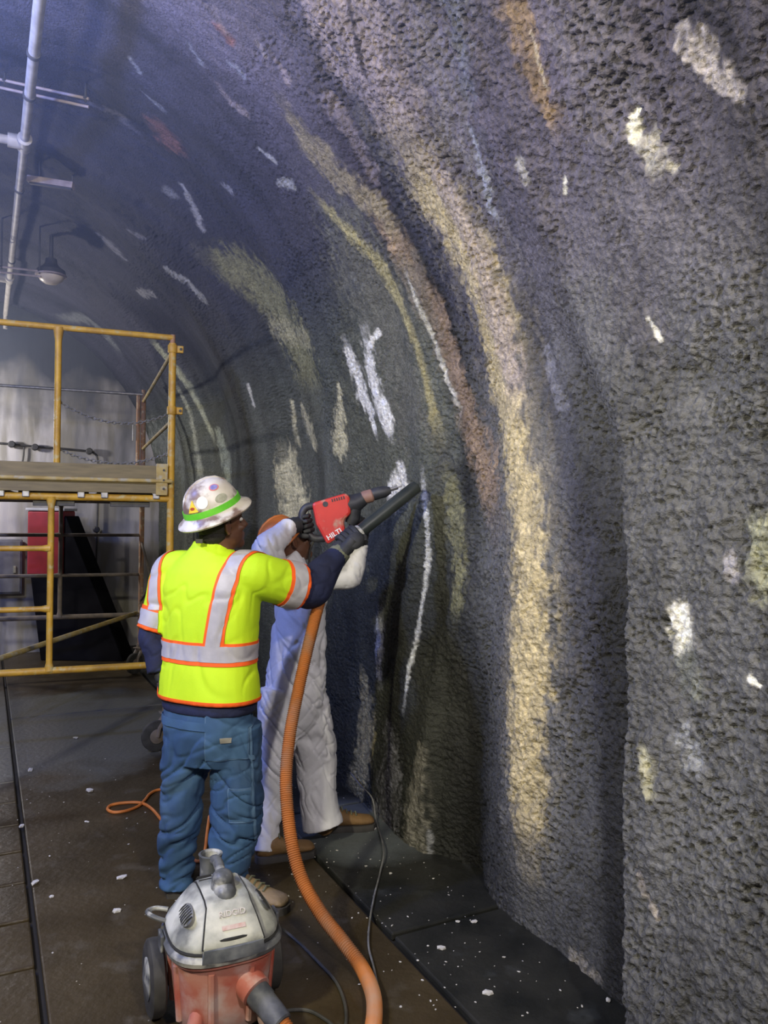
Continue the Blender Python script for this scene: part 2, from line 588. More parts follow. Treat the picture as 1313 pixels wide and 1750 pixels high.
# (points px, py, width px), colour, strength, raggedness
STAINS_AND_SHADE = [
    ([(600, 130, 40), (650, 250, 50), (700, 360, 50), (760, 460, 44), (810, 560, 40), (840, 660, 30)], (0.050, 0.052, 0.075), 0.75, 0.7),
    ([(770, 120, 50), (820, 250, 60), (870, 380, 60), (905, 500, 54), (935, 620, 54), (965, 760, 60), (990, 900, 70), (1000, 1100, 80), (1000, 1350, 80)], (0.060, 0.060, 0.075), 0.65, 0.7),  # shade of the recess beside the near bulge, painted dark
    ([(560, 330, 90), (620, 450, 110), (650, 600, 130), (640, 760, 140), (620, 900, 130)], (0.125, 0.128, 0.082), 0.6, 0.8),
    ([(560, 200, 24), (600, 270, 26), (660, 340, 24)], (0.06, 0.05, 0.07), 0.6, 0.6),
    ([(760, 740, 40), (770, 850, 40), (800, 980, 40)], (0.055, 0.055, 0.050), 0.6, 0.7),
    ([(640, 100, 190), (740, 300, 190), (820, 480, 170), (860, 650, 140), (890, 850, 130), (905, 1050, 140), (895, 1250, 140), (900, 1450, 120)], (0.24, 0.215, 0.155), 0.55, 0.7),
    ([(700, -20, 80), (760, 150, 90), (830, 350, 80), (890, 520, 60)], (0.19, 0.18, 0.20), 0.5, 0.8),
    ([(590, 400, 90), (660, 560, 110), (700, 700, 110)], (0.16, 0.155, 0.12), 0.55, 0.8),
    ([(1000, 60, 140), (1060, 300, 160), (1080, 520, 150)], (0.17, 0.16, 0.175), 0.45, 0.9),
    ([(1000, 520, 90), (1060, 700, 120), (1100, 900, 120)], (0.15, 0.15, 0.14), 0.5, 0.9),
    ([(560, -60, 120), (600, 40, 120), (650, 140, 120), (700, 240, 110)], BEIGE, 0.75, 0.5),
    ([(690, 235, 70), (745, 335, 95), (805, 440, 95), (838, 545, 85), (852, 640, 66), (874, 760, 60), (897, 880, 72), (908, 1000, 82), (908, 1120, 84), (893, 1250, 86), (898, 1390, 70), (908, 1480, 50)], TAN, 0.95, 0.45),
    ([(720, 250, 40), (800, 400, 50), (850, 560, 50), (880, 700, 50)], BEIGE, 0.6, 0.6),
    ([(620, 330, 30), (680, 420, 48), (740, 530, 56), (772, 620, 50), (802, 720, 42), (835, 810, 40), (850, 900, 40)], PEACH, 0.85, 0.4),
    ([(480, 170, 22), (530, 250, 40), (575, 300, 44), (640, 350, 40), (690, 420, 30)], (0.32, 0.27, 0.165), 0.9, 0.6),
    ([(560, 170, 30), (600, 230, 30), (640, 300, 24)], BEIGE, 0.55, 0.6),
    ([(530, 325, 10), (590, 390, 20), (640, 440, 22), (680, 510, 18), (710, 590, 15), (735, 680, 18), (755, 760, 26)], (0.42, 0.37, 0.17), 0.95, 0.4),
    ([(690, 462, 6), (715, 520, 9), (740, 580, 9), (765, 650, 9), (788, 712, 9)], PALE, 0.8, 0.35),
    ([(592, 585, 14), (605, 630, 20), (620, 680, 22), (634, 706, 14), (645, 750, 4)], PALE, 1.0, 0.55),
    ([(625, 572, 22), (634, 630, 26), (645, 680, 24), (658, 715, 24), (670, 752, 12)], PALE, 1.0, 0.5),
    ([(648, 568, 10), (632, 590, 8)], PALE, 0.9, 0.7),
    ([(350, 440, 36), (420, 470, 60), (480, 530, 64), (515, 600, 56), (535, 680, 44)], KHAKI, 0.85, 0.5),
    ([(470, 560, 20), (520, 580, 16)], CREAM, 0.35, 0.8),
    ([(483, 782, 26), (494, 825, 50), (503, 875, 56), (508, 910, 56)], CREAM, 1.0, 0.5),
    ([(578, 660, 8), (582, 700, 16), (578, 752, 32)], CREAM, 0.75, 0.6),
    ([(500, 690, 8), (503, 730, 9), (510, 755, 10)], CREAM, 0.7, 0.5),
    ([(518, 700, 8), (530, 735, 12), (538, 758, 8)], CREAM, 0.7, 0.5),
    ([(425, 660, 5), (434, 690, 5)], PALE, 0.7, 0.4),
    ([(255, 575, 10), (290, 618, 14), (325, 665, 14), (350, 715, 8), (368, 760, 6)], (0.5, 0.52, 0.36), 0.9, 0.35),
    ([(300, 655, 6), (322, 700, 8), (336, 770, 12), (345, 830, 14)], (0.45, 0.46, 0.34), 0.8, 0.4),
    ([(372, 740, 12), (388, 790, 20), (393, 850, 14)], (0.40, 0.43, 0.30), 0.85, 0.4),
    ([(270, 760, 30), (310, 780, 30)], (0.22, 0.24, 0.22), 0.6, 0.8),
    ([(683, 798, 14), (688, 825, 24), (672, 842, 30)], PALE, 0.9, 0.6),
    ([(722, 800, 10), (728, 860, 12), (730, 900, 7), (731, 960, 12), (722, 1025, 7), (712, 1090, 10), (700, 1150, 7), (690, 1220, 5)], (0.6, 0.6, 0.52), 0.85, 0.45),
    ([(765, 800, 24), (780, 890, 36), (785, 980, 30), (778, 1060, 24)], KHAKI, 0.7, 0.6),
    ([(650, 1050, 16), (650, 1090, 16), (646, 1130, 12), (650, 1172, 8)], LGREY, 0.9, 0.6),
    ([(617, 1140, 8), (626, 1200, 24), (626, 1260, 26), (615, 1330, 24), (604, 1390, 30)], (0.36, 0.31, 0.15), 0.95, 0.6),
    ([(718, 1280, 20), (712, 1360, 46), (706, 1450, 56)], (0.20, 0.19, 0.15), 0.85, 0.5),
    ([(665, 1260, 24), (668, 1340, 40), (660, 1430, 50)], (0.16, 0.16, 0.17), 0.7, 0.6),
    ([(735, 1420, 10), (735, 1470, 6)], LGREY, 0.6, 0.5),
    ([(705, 460, 60), (740, 640, 50), (780, 760, 50)], (0.13, 0.14, 0.11), 0.5, 0.6),
    ([(1083, 188, 12), (1080, 215, 22), (1088, 240, 16)], PALE, 1.0, 0.5),
    ([(1105, 245, 40), (1115, 275, 44), (1150, 290, 20)], (0.55, 0.52, 0.44), 0.85, 0.8),
    ([(1175, 70, 50), (1215, 120, 50), (1262, 165, 26)], (0.46, 0.42, 0.40), 0.8, 0.8),
    ([(890, 280, 20), (900, 305, 18)], (0.5, 0.48, 0.45), 0.85, 0.6),
    ([(966, 305, 10), (966, 330, 8)], PALE, 0.8, 0.5),
    ([(1108, 545, 8), (1130, 582, 8)], PALE, 0.9, 0.35),
    ([(1163, 1050, 34), (1165, 1078, 50), (1158, 1108, 22)], PALE, 1.0, 0.4),
    ([(1295, 905, 60), (1300, 960, 70), (1300, 1010, 50)], (0.30, 0.30, 0.19), 0.9, 0.5),
    ([(1252, 950, 24), (1255, 990, 24)], (0.40, 0.38, 0.38), 0.7, 0.8),
    ([(1098, 1272, 16), (1106, 1305, 30), (1110, 1350, 24), (1112, 1372, 12)], (0.46, 0.44, 0.29), 0.95, 0.4),
    ([(1168, 1245, 30), (1178, 1285, 60), (1175, 1310, 40)], (0.36, 0.37, 0.36), 0.65, 0.95),
    ([(1170, 1120, 40), (1180, 1180, 40)], (0.22, 0.23, 0.18), 0.6, 0.7),
    ([(1283, 1158, 12), (1300, 1172, 8)], PALE, 0.9, 0.5),
    ([(868, -20, 60), (890, 50, 56), (905, 100, 50), (925, 160, 40), (960, 215, 36)], (0.30, 0.21, 0.12), 0.9, 0.5),
    ([(905, 55, 6), (918, 100, 8), (935, 150, 6)], (0.6, 0.52, 0.38), 0.7, 0.6),
    ([(800, 215, 10), (815, 265, 12), (830, 320, 16), (850, 385, 12)], BLUEW, 0.75, 0.6),
    ([(770, -10, 60), (790, 60, 50), (800, 150, 40)], (0.15, 0.16, 0.20), 0.7, 0.6),
    ([(520, -20, 20), (545, 50, 34), (575, 115, 34), (610, 150, 30)], BEIGE, 0.7, 0.5),
    ([(590, -10, 8), (608, 60, 8), (625, 130, 8)], (0.05, 0.04, 0.05), 0.9, 0.3),
    ([(1088, 1480, 8), (1100, 1520, 14), (1122, 1568, 10)], (0.34, 0.30, 0.24), 0.75, 0.7),
    ([(985, 1655, 40), (1010, 1670, 30)], (0.40, 0.36, 0.28), 0.7, 0.8),
    ([(935, 600, 16), (945, 640, 16), (960, 690, 20)], (0.26, 0.26, 0.28), 0.7, 0.7),
    ([(375, 45, 18), (392, 68, 20)], RUST, 0.85, 0.6),
    ([(365, 15, 14), (385, 55, 14)], BEIGE, 0.5, 0.6),
    ([(270, 215, 30), (290, 240, 36)], RUST, 0.7, 0.6),
    ([(245, 160, 6), (275, 185, 10)], BLUEW, 0.5, 0.6),
    ([(222, 98, 6), (240, 125, 6)], BLUEW, 0.6, 0.6),
    ([(322, 75, 8), (345, 110, 8)], BLUEW, 0.5, 0.7),
    ([(372, 145, 10), (395, 175, 16), (420, 195, 14)], BEIGE, 0.7, 0.7),
    ([(395, 112, 8), (415, 130, 12)], BLUEW, 0.5, 0.7),
    ([(312, 318, 10), (330, 350, 12), (345, 388, 12)], (0.42, 0.42, 0.44), 0.75, 0.75),
    ([(285, 325, 14), (300, 335, 10)], (0.3, 0.31, 0.34), 0.6, 0.8),
    ([(172, 405, 10), (190, 420, 18), (210, 440, 8)], (0.38, 0.38, 0.42), 0.75, 0.8),
    ([(225, 398, 6), (245, 405, 6)], (0.38, 0.38, 0.42), 0.6, 0.8),
    ([(285, 462, 8), (320, 482, 10), (348, 510, 10)], (0.5, 0.5, 0.46), 0.85, 0.7),
    ([(240, 500, 10), (262, 503, 10)], (0.5, 0.5, 0.5), 0.7, 0.8),
    ([(385, 320, 8), (395, 325, 8)], (0.4, 0.4, 0.44), 0.7, 0.7),
    ([(442, 75, 10), (455, 95, 8)], (0.36, 0.32, 0.34), 0.7, 0.7),
    ([(470, 105, 8), (492, 140, 12)], (0.36, 0.30, 0.32), 0.7, 0.7),
    ([(440, 255, 5), (470, 275, 6)], (0.5, 0.5, 0.5), 0.7, 0.6),
    ([(478, 315, 12), (500, 315, 10)], (0.5, 0.5, 0.48), 0.6, 0.8),
    ([(140, 175, 10), (200, 195, 16), (235, 225, 12)], (0.26, 0.26, 0.34), 0.5, 0.8),
    ([(100, 545, 14), (150, 545, 16), (180, 570, 14), (205, 605, 10)], (0.2, 0.22, 0.24), 0.7, 0.4),
]
jit_u = 0.5 * fbm2(UU * 9, SS * 3.5, 201, 3)
jit_h = fbm2(UU * 48, SS * 26, 202, 2)
for pts, colr, stren, rag in STAINS_AND_SHADE:
    q = []
    for (px, py, w) in pts:
        u0, s0 = wall_hit(px, py)
        u1, s1 = wall_hit(px - w / 2, py)
        u2, s2 = wall_hit(px + w / 2, py)
        q.append((u0, s0, 0.5 * min(math.hypot(u1 - u0, s1 - s0), math.hypot(u2 - u0, s2 - s0)) * 2))
    umin, umax = min(p[0] - p[2] for p in q) - 0.3, max(p[0] + p[2] for p in q) + 0.3
    i0, i1 = np.searchsorted(us, [umin, umax])
    smin, smax = min(p[1] - p[2] for p in q) - 0.3, max(p[1] + p[2] for p in q) + 0.3
    j0, j1 = np.searchsorted(ss, [smin, smax])
    if i1 <= i0 or j1 <= j0:
        continue
    u, s = UU[i0:i1, j0:j1], SS[i0:i1, j0:j1]
    best = np.full(u.shape, 1e3)
    pos = np.zeros(u.shape)
    for kq, ((ua, sa, wa), (ub, sb, wb)) in enumerate(zip(q[:-1], q[1:])):
        du, ds = ub - ua, sb - sa
        t = np.clip(((u - ua) * du + (s - sa) * ds) / max(du * du + ds * ds, 1e-9), 0, 1)
        d = np.hypot(u - ua - t * du, s - sa - t * ds) / np.maximum(wa + (wb - wa) * t, 0.004)
        pos = np.where(d < best, (kq + t) / (len(q) - 1), pos)
        best = np.minimum(best, d)
    fade = 1.0
    if len(q) >= 4:
        fade = (0.25 + 0.75 * sstep(0.0, 0.12, pos)) * (0.15 + 0.85 * sstep(0.0, 0.14, 1 - pos))
    best = best * 0.85 + 0.5 * rag * jit_u[i0:i1, j0:j1]
    soft = 1.0 - sstep(-0.10, 1.45, best)
    m = (fade * stren * sstep(0.12, 0.88, soft + 0.42 * (0.35 + rag) * jit_h[i0:i1, j0:j1] * sstep(0.0, 0.4, soft)))[..., None]
    c = np.array(colr) * (1 + 0.22 * n3[i0:i1, j0:j1])
    base[i0:i1, j0:j1] = base[i0:i1, j0:j1] * (1 - m) + c * m
base = np.clip(base, 0.01, 0.95)

idx = np.arange(nu * ns).reshape(nu, ns)
quads = np.stack([idx[:-1, :-1], idx[:-1, 1:], idx[1:, 1:], idx[1:, :-1]], -1).reshape(-1, 4)


def grid_mesh(name, X, Y, Z, quads, cols):
    me = bpy.data.meshes.new(name)
    nv, nf = X.size, len(quads)
    me.vertices.add(nv)
    me.vertices.foreach_set('co', np.stack([X.ravel(), Y.ravel(), Z.ravel()], -1).astype(np.float32).ravel())
    me.loops.add(nf * 4)
    me.loops.foreach_set('vertex_index', quads.astype(np.int32).ravel())
    me.polygons.add(nf)
    me.polygons.foreach_set('loop_start', np.arange(0, nf * 4, 4, dtype=np.int32))
    me.update(calc_edges=True)
    me.polygons.foreach_set('use_smooth', np.ones(nf, bool))
    if cols is not None:
        at = me.color_attributes.new('coat', 'FLOAT_COLOR', 'POINT')
        at.data.foreach_set('color', np.concatenate([cols.reshape(-1, 3), np.ones((nv, 1))], 1).astype(np.float32).ravel())
    return me


def coat_mat():
    m = bpy.data.materials.new('sprayed_concrete')
    m.use_nodes = True
    nt = m.node_tree
    b = nt.nodes['Principled BSDF']
    at = nd(nt, 'ShaderNodeAttribute', attribute_name='coat')
    tc = nd(nt, 'ShaderNodeTexCoord')
    nz = nd(nt, 'ShaderNodeTexNoise')
    nz.inputs['Scale'].default_value = 60
    nz.inputs['Detail'].default_value = 6
    nt.links.new(tc.outputs['Object'], nz.inputs['Vector'])
    mr = nd(nt, 'ShaderNodeMapRange')
    mr.inputs['From Min'].default_value = 0.25
    mr.inputs['From Max'].default_value = 0.75
    mr.inputs['To Min'].default_value = 0.6
    mr.inputs['To Max'].default_value = 1.4
    nt.links.new(nz.outputs['Fac'], mr.inputs['Value'])
    mu = nd(nt, 'ShaderNodeVectorMath', operation='MULTIPLY')
    nt.links.new(at.outputs['Color'], mu.inputs[0])
    nt.links.new(mr.outputs[0], mu.inputs[1])
    nt.links.new(mu.outputs[0], b.inputs['Base Color'])
    b.inputs['Roughness'].default_value = 0.72
    b.inputs['Specular IOR Level'].default_value = 0.35
    n2_ = nd(nt, 'ShaderNodeTexNoise')
    n2_.inputs['Scale'].default_value = 95
    n2_.inputs['Detail'].default_value = 4
    nt.links.new(tc.outputs['Object'], n2_.inputs['Vector'])
    bp = nd(nt, 'ShaderNodeBump')
    bp.inputs['Strength'].default_value = 0.8
    bp.inputs['Distance'].default_value = 0.012
    nt.links.new(n2_.outputs['Fac'], bp.inputs['Height'])
    nt.links.new(bp.outputs[0], b.inputs['Normal'])
    return m


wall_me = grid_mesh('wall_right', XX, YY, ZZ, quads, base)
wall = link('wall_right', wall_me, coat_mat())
tag(wall, kind='structure')
tag(wall, 'dark pitted sprayed-concrete tunnel vault with yellow and white mineral runs')

# end wall: pale stained concrete closing the tunnel
m_end = pm('end_concrete', (0.44, 0.42, 0.41), (0.15, 0.15, 0.15), rough=0.85, scale=3.0, stretch=(1, 1, 0.22), bump=0.4, bscale=14,
           c3=(0.25, 0.235, 0.20), scale3=5.0, lo3=0.48, hi3=0.62, lo=0.40, hi=0.64)


def crown_shade(m, z0, z1, col):
    """shade painted from a wavering height up to the crown"""
    nt = m.node_tree
    b = nt.nodes['Principled BSDF']
    old = b.inputs['Base Color'].links[0].from_socket
    ge = nd(nt, 'ShaderNodeNewGeometry')
    sp = nd(nt, 'ShaderNodeSeparateXYZ')
    nz = nd(nt, 'ShaderNodeTexNoise')
    nz.inputs['Scale'].default_value = 2.0
    nz.inputs['Detail'].default_value = 6
    nt.links.new(ge.outputs['Position'], sp.inputs[0])
    nt.links.new(ge.outputs['Position'], nz.inputs['Vector'])
    ad = nd(nt, 'ShaderNodeMath', operation='MULTIPLY_ADD')
    ad.inputs[1].default_value = 1.6
    nt.links.new(nz.outputs['Fac'], ad.inputs[0])
    nt.links.new(sp.outputs['Z'], ad.inputs[2])
    mr = nd(nt, 'ShaderNodeMapRange')
    mr.inputs['From Min'].default_value = z0 + 0.8
    mr.inputs['From Max'].default_value = z1 + 0.8
    nt.links.new(ad.outputs[0], mr.inputs['Value'])
    mx = nd(nt, 'ShaderNodeMixRGB')
    mx.inputs[2].default_value = (*col, 1)
    nt.links.new(mr.outputs[0], mx.inputs[0])
    nt.links.new(old, mx.inputs[1])
    nt.links.new(mx.outputs[0], b.inputs['Base Color'])


crown_shade(m_end, 2.75, 3.35, (0.055, 0.06, 0.075))  # shade of the upper end wall put into its colour
mb = MB()
for uu_, flip in ((U_END + 0.0, 0), (U_END + 0.3, 1)):
    ring = []
    for i in range(61):
        ph = math.pi * i / 60
        ring.append(tun(CA + (RAD + 0.25) * math.cos(ph), uu_, CZ + (RAD + 0.25) * math.sin(ph)))
    ring = [tun(CA + RAD + 0.25, uu_, -0.05)] + ring + [tun(CA - RAD - 0.25, uu_, -0.05)]
    mb.v += ring
n_ = 63
mb.f.append(tuple(range(n_)))
mb.f.append(tuple(range(2 * n_ - 1, n_ - 1, -1)))
mb.f += [(i, i + n_, (i + 1) % n_ + n_, (i + 1) % n_) for i in range(n_)]
o = mb.build('wall_far', m_end, smooth=False, base=tun(CA, U_END, 0))
tag(o, 'pale water-stained concrete end wall behind the scaffold', kind='structure')

# ------------------------------------------------------------------ floor
m_floor = pm('wet_floor', (0.030, 0.021, 0.009), (0.056, 0.041, 0.020), rough=0.42, scale=3.0, bump=0.35, bscale=30,
             c3=(0.085, 0.072, 0.050), scale3=9.0, lo3=0.58, hi3=0.8, spec=0.35)
m_gut = pm('gutter_floor', (0.011, 0.012, 0.011), (0.026, 0.026, 0.022), rough=0.45, scale=4.0, bump=0.4, bscale=26,
           c3=(0.055, 0.06, 0.06), scale3=7.0, lo3=0.6, hi3=0.85, spec=0.3)


def dusty(m, centre, rad_a, rad_u, col, edge=0.35):
    """a paler ragged patch on the floor around a spot (tunnel coordinates)"""
    nt = m.node_tree
    b = nt.nodes['Principled BSDF']
    old = b.inputs['Base Color'].links[0].from_socket
    ge = nd(nt, 'ShaderNodeNewGeometry')
    nz = nd(nt, 'ShaderNodeTexNoise')
    nz.inputs['Scale'].default_value = 2.6
    nz.inputs['Detail'].default_value = 7
    nt.links.new(ge.outputs['Position'], nz.inputs['Vector'])
    ds = []
    for ax_, cc_, rr_ in (((TC, TS, 0), centre[0], rad_a), ((-TS, TC, 0), centre[1], rad_u)):
        dt = nd(nt, 'ShaderNodeVectorMath', operation='DOT_PRODUCT')
        dt.inputs[1].default_value = ax_
        nt.links.new(ge.outputs['Position'], dt.inputs[0])
        sb = nd(nt, 'ShaderNodeMath', operation='SUBTRACT')
        sb.inputs[1].default_value = cc_
        nt.links.new(dt.outputs['Value'], sb.inputs[0])
        dv = nd(nt, 'ShaderNodeMath', operation='DIVIDE')
        dv.inputs[1].default_value = rr_
        nt.links.new(sb.outputs[0], dv.inputs[0])
        pw = nd(nt, 'ShaderNodeMath', operation='MULTIPLY')
        nt.links.new(dv.outputs[0], pw.inputs[0])
        nt.links.new(dv.outputs[0], pw.inputs[1])
        ds.append(pw)
    ad = nd(nt, 'ShaderNodeMath', operation='ADD')
    nt.links.new(ds[0].outputs[0], ad.inputs[0])
    nt.links.new(ds[1].outputs[0], ad.inputs[1])
    a2 = nd(nt, 'ShaderNodeMath', operation='MULTIPLY_ADD')
    a2.inputs[1].default_value = 2.2
    nt.links.new(nz.outputs['Fac'], a2.inputs[0])
    nt.links.new(ad.outputs[0], a2.inputs[2])
    mr = nd(nt, 'ShaderNodeMapRange')
    mr.inputs['From Min'].default_value = 2.1 + edge
    mr.inputs['From Max'].default_value = 2.1 - edge
    nt.links.new(a2.outputs[0], mr.inputs['Value'])
    mx = nd(nt, 'ShaderNodeMixRGB')
    mx.inputs[2].default_value = (*col, 1)
    nt.links.new(mr.outputs[0], mx.inputs[0])
    nt.links.new(old, mx.inputs[1])
    nt.links.new(mx.outputs[0], b.inputs['Base Color'])


dusty(m_floor, (0.35, 6.5), 1.3, 1.25, (0.105, 0.105, 0.088))  # paler floor patch under the scaffold
dusty(m_gut, (1.80, 3.75), 0.30, 0.42, (0.10, 0.112, 0.112), 0.5)  # dust from the chipping
m_dry = pm('dry_floor', (0.10, 0.10, 0.085), (0.055, 0.055, 0.045), rough=0.8, scale=2.5, bump=0.3, bscale=30)
m_bed = pm('floor_bed', (0.012, 0.010, 0.008), rough=0.9)


def tbox(mb, a0, a1, u0, u1, z0, z1):
    c = tun((a0 + a1) / 2, (u0 + u1) / 2, (z0 + z1) / 2)
    return mb.box(c, (a1 - a0, u1 - u0, z1 - z0), tun(1, 0, 0), tun(0, 1, 0), (0, 0, 1))


floor = tag(tbox(MB(), -2.75, 2.2, -2.5, U_END + 0.2, -0.2, -0.03).build('floor', m_bed, smooth=False), 'dark wet tunnel floor of concrete slabs', kind='structure')
JA, JB, g = 0.20, 1.47, 0.011


def slab(a0, a1, u0, u1, mat, dz=0.0, nm='floor_slab'):
    return tbox(MB(), a0 + g, a1 - g, u0 + g, u1 - g, -0.03, dz).build(nm, mat, floor, smooth=False, bevel=0.008)


cuts = [-2.5, -1.2, 0.4, 1.3, 2.05, 2.42, 2.78, 3.15, 3.52, 3.88, 4.24, 4.60, 4.96, 5.34, 6.1]
for i in range(len(cuts) - 1):
    slab(-0.55, JA, cuts[i], cuts[i + 1], m_floor, -0.002 - 0.004 * random.random())
slab(-0.55, JA, 6.1, U_END, m_floor, -0.002)
for u0, u1 in ((-2.5, 0.5), (0.5, 3.6), (3.6, 6.6), (6.6, U_END)):
    slab(-2.75, -0.55, u0, u1, m_floor, -0.004)
for u0, u1, mt in ((-2.5, 6.9, m_floor), (6.9, U_END, m_floor)):
    slab(JA, JB, u0, u1, mt, 0.0)
for u0, u1 in ((-2.5, 1.2), (1.2, 2.75), (2.75, 4.1), (4.1, 6.5), (6.5, U_END)):
    slab(JB, 2.25, u0, u1, m_gut, 0.004)

# concrete chips knocked off the wall
m_chip = pm('concrete_chip', (0.62, 0.60, 0.54), (0.36, 0.35, 0.32), rough=0.9, scale=30)


def chip_mesh(mb, c, r, seed):
    rr = random.Random(seed)
    bm = bmesh.new()
    bmesh.ops.create_icosphere(bm, subdivisions=1, radius=1.0)
    rz = rr.uniform(0, 6.28)
    sx, sy, sz = r * rr.uniform(0.8, 1.5), r * rr.uniform(0.6, 1.0), r * rr.uniform(0.3, 0.55)
    vs = []
    for v in bm.verts:
        k = rr.uniform(0.7, 1.1)
        x, y, z = v.co.x * sx * k, v.co.y * sy * k, v.co.z * sz * k
        vs.append((c[0] + x * math.cos(rz) - y * math.sin(rz), c[1] + x * math.sin(rz) + y * math.cos(rz), c[2] + max(z, -sz * 0.5) + sz * 0.5))
    fs = [tuple(v.index for v in f.verts) for f in bm.faces]
    bm.free()
    mb.add(vs, fs)


BIG = [(153, 1352, 0.030), (209, 1500, 0.022), (148, 1405, 0.014), (60, 1510, 0.022), (88, 1533, 0.016), (200, 1558, 0.018), (52, 1317, 0.026), (130, 1262, 0.030),
       (37, 1413, 0.02), (783, 1578, 0.012), (810, 1578, 0.016), (755, 1623, 0.018), (833, 1700, 0.020), (1040, 1713, 0.012), (640, 1419, 0.012), (668, 1495, 0.012)]
for i, (px, py, r) in enumerate(BIG):
    p = floorP(px, py, 0.0)
    a_ = p.x * TC + p.y * TS
    mb = MB()
    chip_mesh(mb, (p.x, p.y, 0.005 if a_ > JB else 0.001), r, i)
    tag(mb.build('concrete_chip', m_chip, smooth=False), 'pale concrete chip lying on the dark floor', 'chip', 'concrete chips on the floor')
mb = MB()
for i in range(420):
    if i < 260:
        a_, u_ = random.uniform(1.2, 1.92), random.uniform(1.9, 4.8)
    else:
        a_, u_ = random.uniform(-0.4, 1.4), random.uniform(2.0, 5.6)
    p = tun(a_, u_, 0.005 if a_ > JB else 0.001)
    chip_mesh(mb, p, random.choice((0.002, 0.003, 0.003, 0.004, 0.006)), 1000 + i)
tag(mb.build('concrete_grit', m_chip, smooth=False), 'fine pale grit scattered over the wet floor', 'grit', kind='stuff')

# ------------------------------------------------------------------ overhead pipe and ceiling fittings
m_pipe = pm('painted_pipe', (0.62, 0.60, 0.58), (0.42, 0.40, 0.38), rough=0.5, scale=14)
m_band = pm('pipe_joint', (0.10, 0.10, 0.11), rough=0.6)
m_strut = pm('strut_channel', (0.42, 0.36, 0.36), (0.25, 0.2, 0.2), rough=0.6, scale=12)
m_dark = pm('dark_metal', (0.03, 0.03, 0.032), (0.06, 0.058, 0.055), rough=0.5, scale=20)
m_lens = pm('frosted_lens', (0.75, 0.66, 0.52), (0.6, 0.52, 0.42), rough=0.35, scale=10)

PZ = 3.86


def pipe_a(px, py):
    """spot on the overhead pipe run"""
    Y = (PZ - CAMH) * FPX / (H / 2 - py + (px - W / 2) * ROLL)
    return P(px, py, Y)


pa, pb = pipe_a(68, 0), pipe_a(5, 580)
pdir = (pb - pa).normalized()
pdir = Vector((pdir.x, pdir.y, 0)).normalized()
p0 = pa - pdir * 4.5
p1 = pa + pdir * 6.1
root = thing('overhead_pipe', 'pale painted sprinkler pipe running along the tunnel crown', 'pipe', p0)
mb = MB()
mb.tube([p0, p1], 0.026, n=14)
mb.build('pipe_run', m_pipe, root)
side = Vector((-pdir.y, pdir.x, 0))


def along(py, px):
    q = pipe_a(px, py)
    return p0 + pdir * (q - p0).dot(pdir)


for px, py in ((60, 92), (46, 162), (34, 240), (24, 322), (16, 445)):
    c = along(py, px)
    MB().lathe(c - pdir * 0.014, pdir, [(0.031, 0), (0.033, 0.004), (0.033, 0.024), (0.031, 0.028)], n=14).build('coupling', m_band, root)
for px, py in ((36, 243), (13, 476)):
    c = along(py, px)
    tee = MB().lathe(c - pdir * 0.07, pdir, [(0.030, 0), (0.042, 0.006), (0.042, 0.134), (0.030, 0.14)], n=14).build('tee_fitting', m_pipe, root)
    MB().tube([c, c + side * 0.09], 0.042, n=12).build('tee_branch', m_pipe, tee)
    MB().tube([c + side * 0.05, c + side * 2.0 - Vector((0, 0, 0.05))], 0.026, n=12).build('branch_pipe', m_pipe, root)
e = p1 + Vector((0, 0, 0))
MB().tube([e - pdir * 0.03, e + Vector((0, 0, -0.01)), e + Vector((0, 0, -0.16))], 0.024, n=10).build('pipe_drop', m_pipe, root)


def crown_z(p):
    a = p.x * TC + p.y * TS
    return CZ + math.sqrt(max(RAD ** 2 - (a - CA) ** 2, 0))


def strut(pxa, pxb, Y, names, label, double=False):
    A, B = P(*pxa, Y), P(*pxb, Y)
    r = thing('ceiling_bracket', label, 'bracket', (A + B) / 2)
    d = (B - A).normalized()
    if double:
        for k in (-0.022, 0.022):
            MB().tube([A - d * 0.5 + Vector((0, 0, k)), B + Vector((0, 0, k))], 0.008, n=8).build('rod', m_strut, r)
    else:
        MB().box((A + B) / 2, ((B - A).length, 0.05, 0.042), d, Vector((0, 1, 0)), d.cross(Vector((0, 1, 0)))).build('channel', m_strut, r, smooth=False, bevel=0.004)
        MB().box((A + B) / 2 - Vector((0, 0, 0.025)), ((B - A).length * 0.92, 0.022, 0.012), d, Vector((0, 1, 0)), d.cross(Vector((0, 1, 0)))).build('slot', m_dark, r, smooth=False)
    for t in (0.25, 0.97):
        q = A.lerp(B, t)
        z = crown_z(q) + 0.05
        MB().tube([q, Vector((q.x, q.y, z))], 0.007, n=8).build('hanger_rod', m_dark, r)
        MB().lathe(q + Vector((0, 0, 0.018)), (0, 0, 1), [(0.014, 0), (0.014, 0.012)], n=6).build('nut', m_dark, r)
    return r


strut((-40, 134), (152, 176), 4.25, None, 'pair of thin rods hung crosswise under the tunnel crown', True)
strut((48, 306), (126, 318), 5.2, None, 'short reddish strut channel hung beside the overhead pipe')
strut((-20, 458), (70, 468), 6.4, None, 'thin pair of rods reaching towards the round ceiling lamp', True)

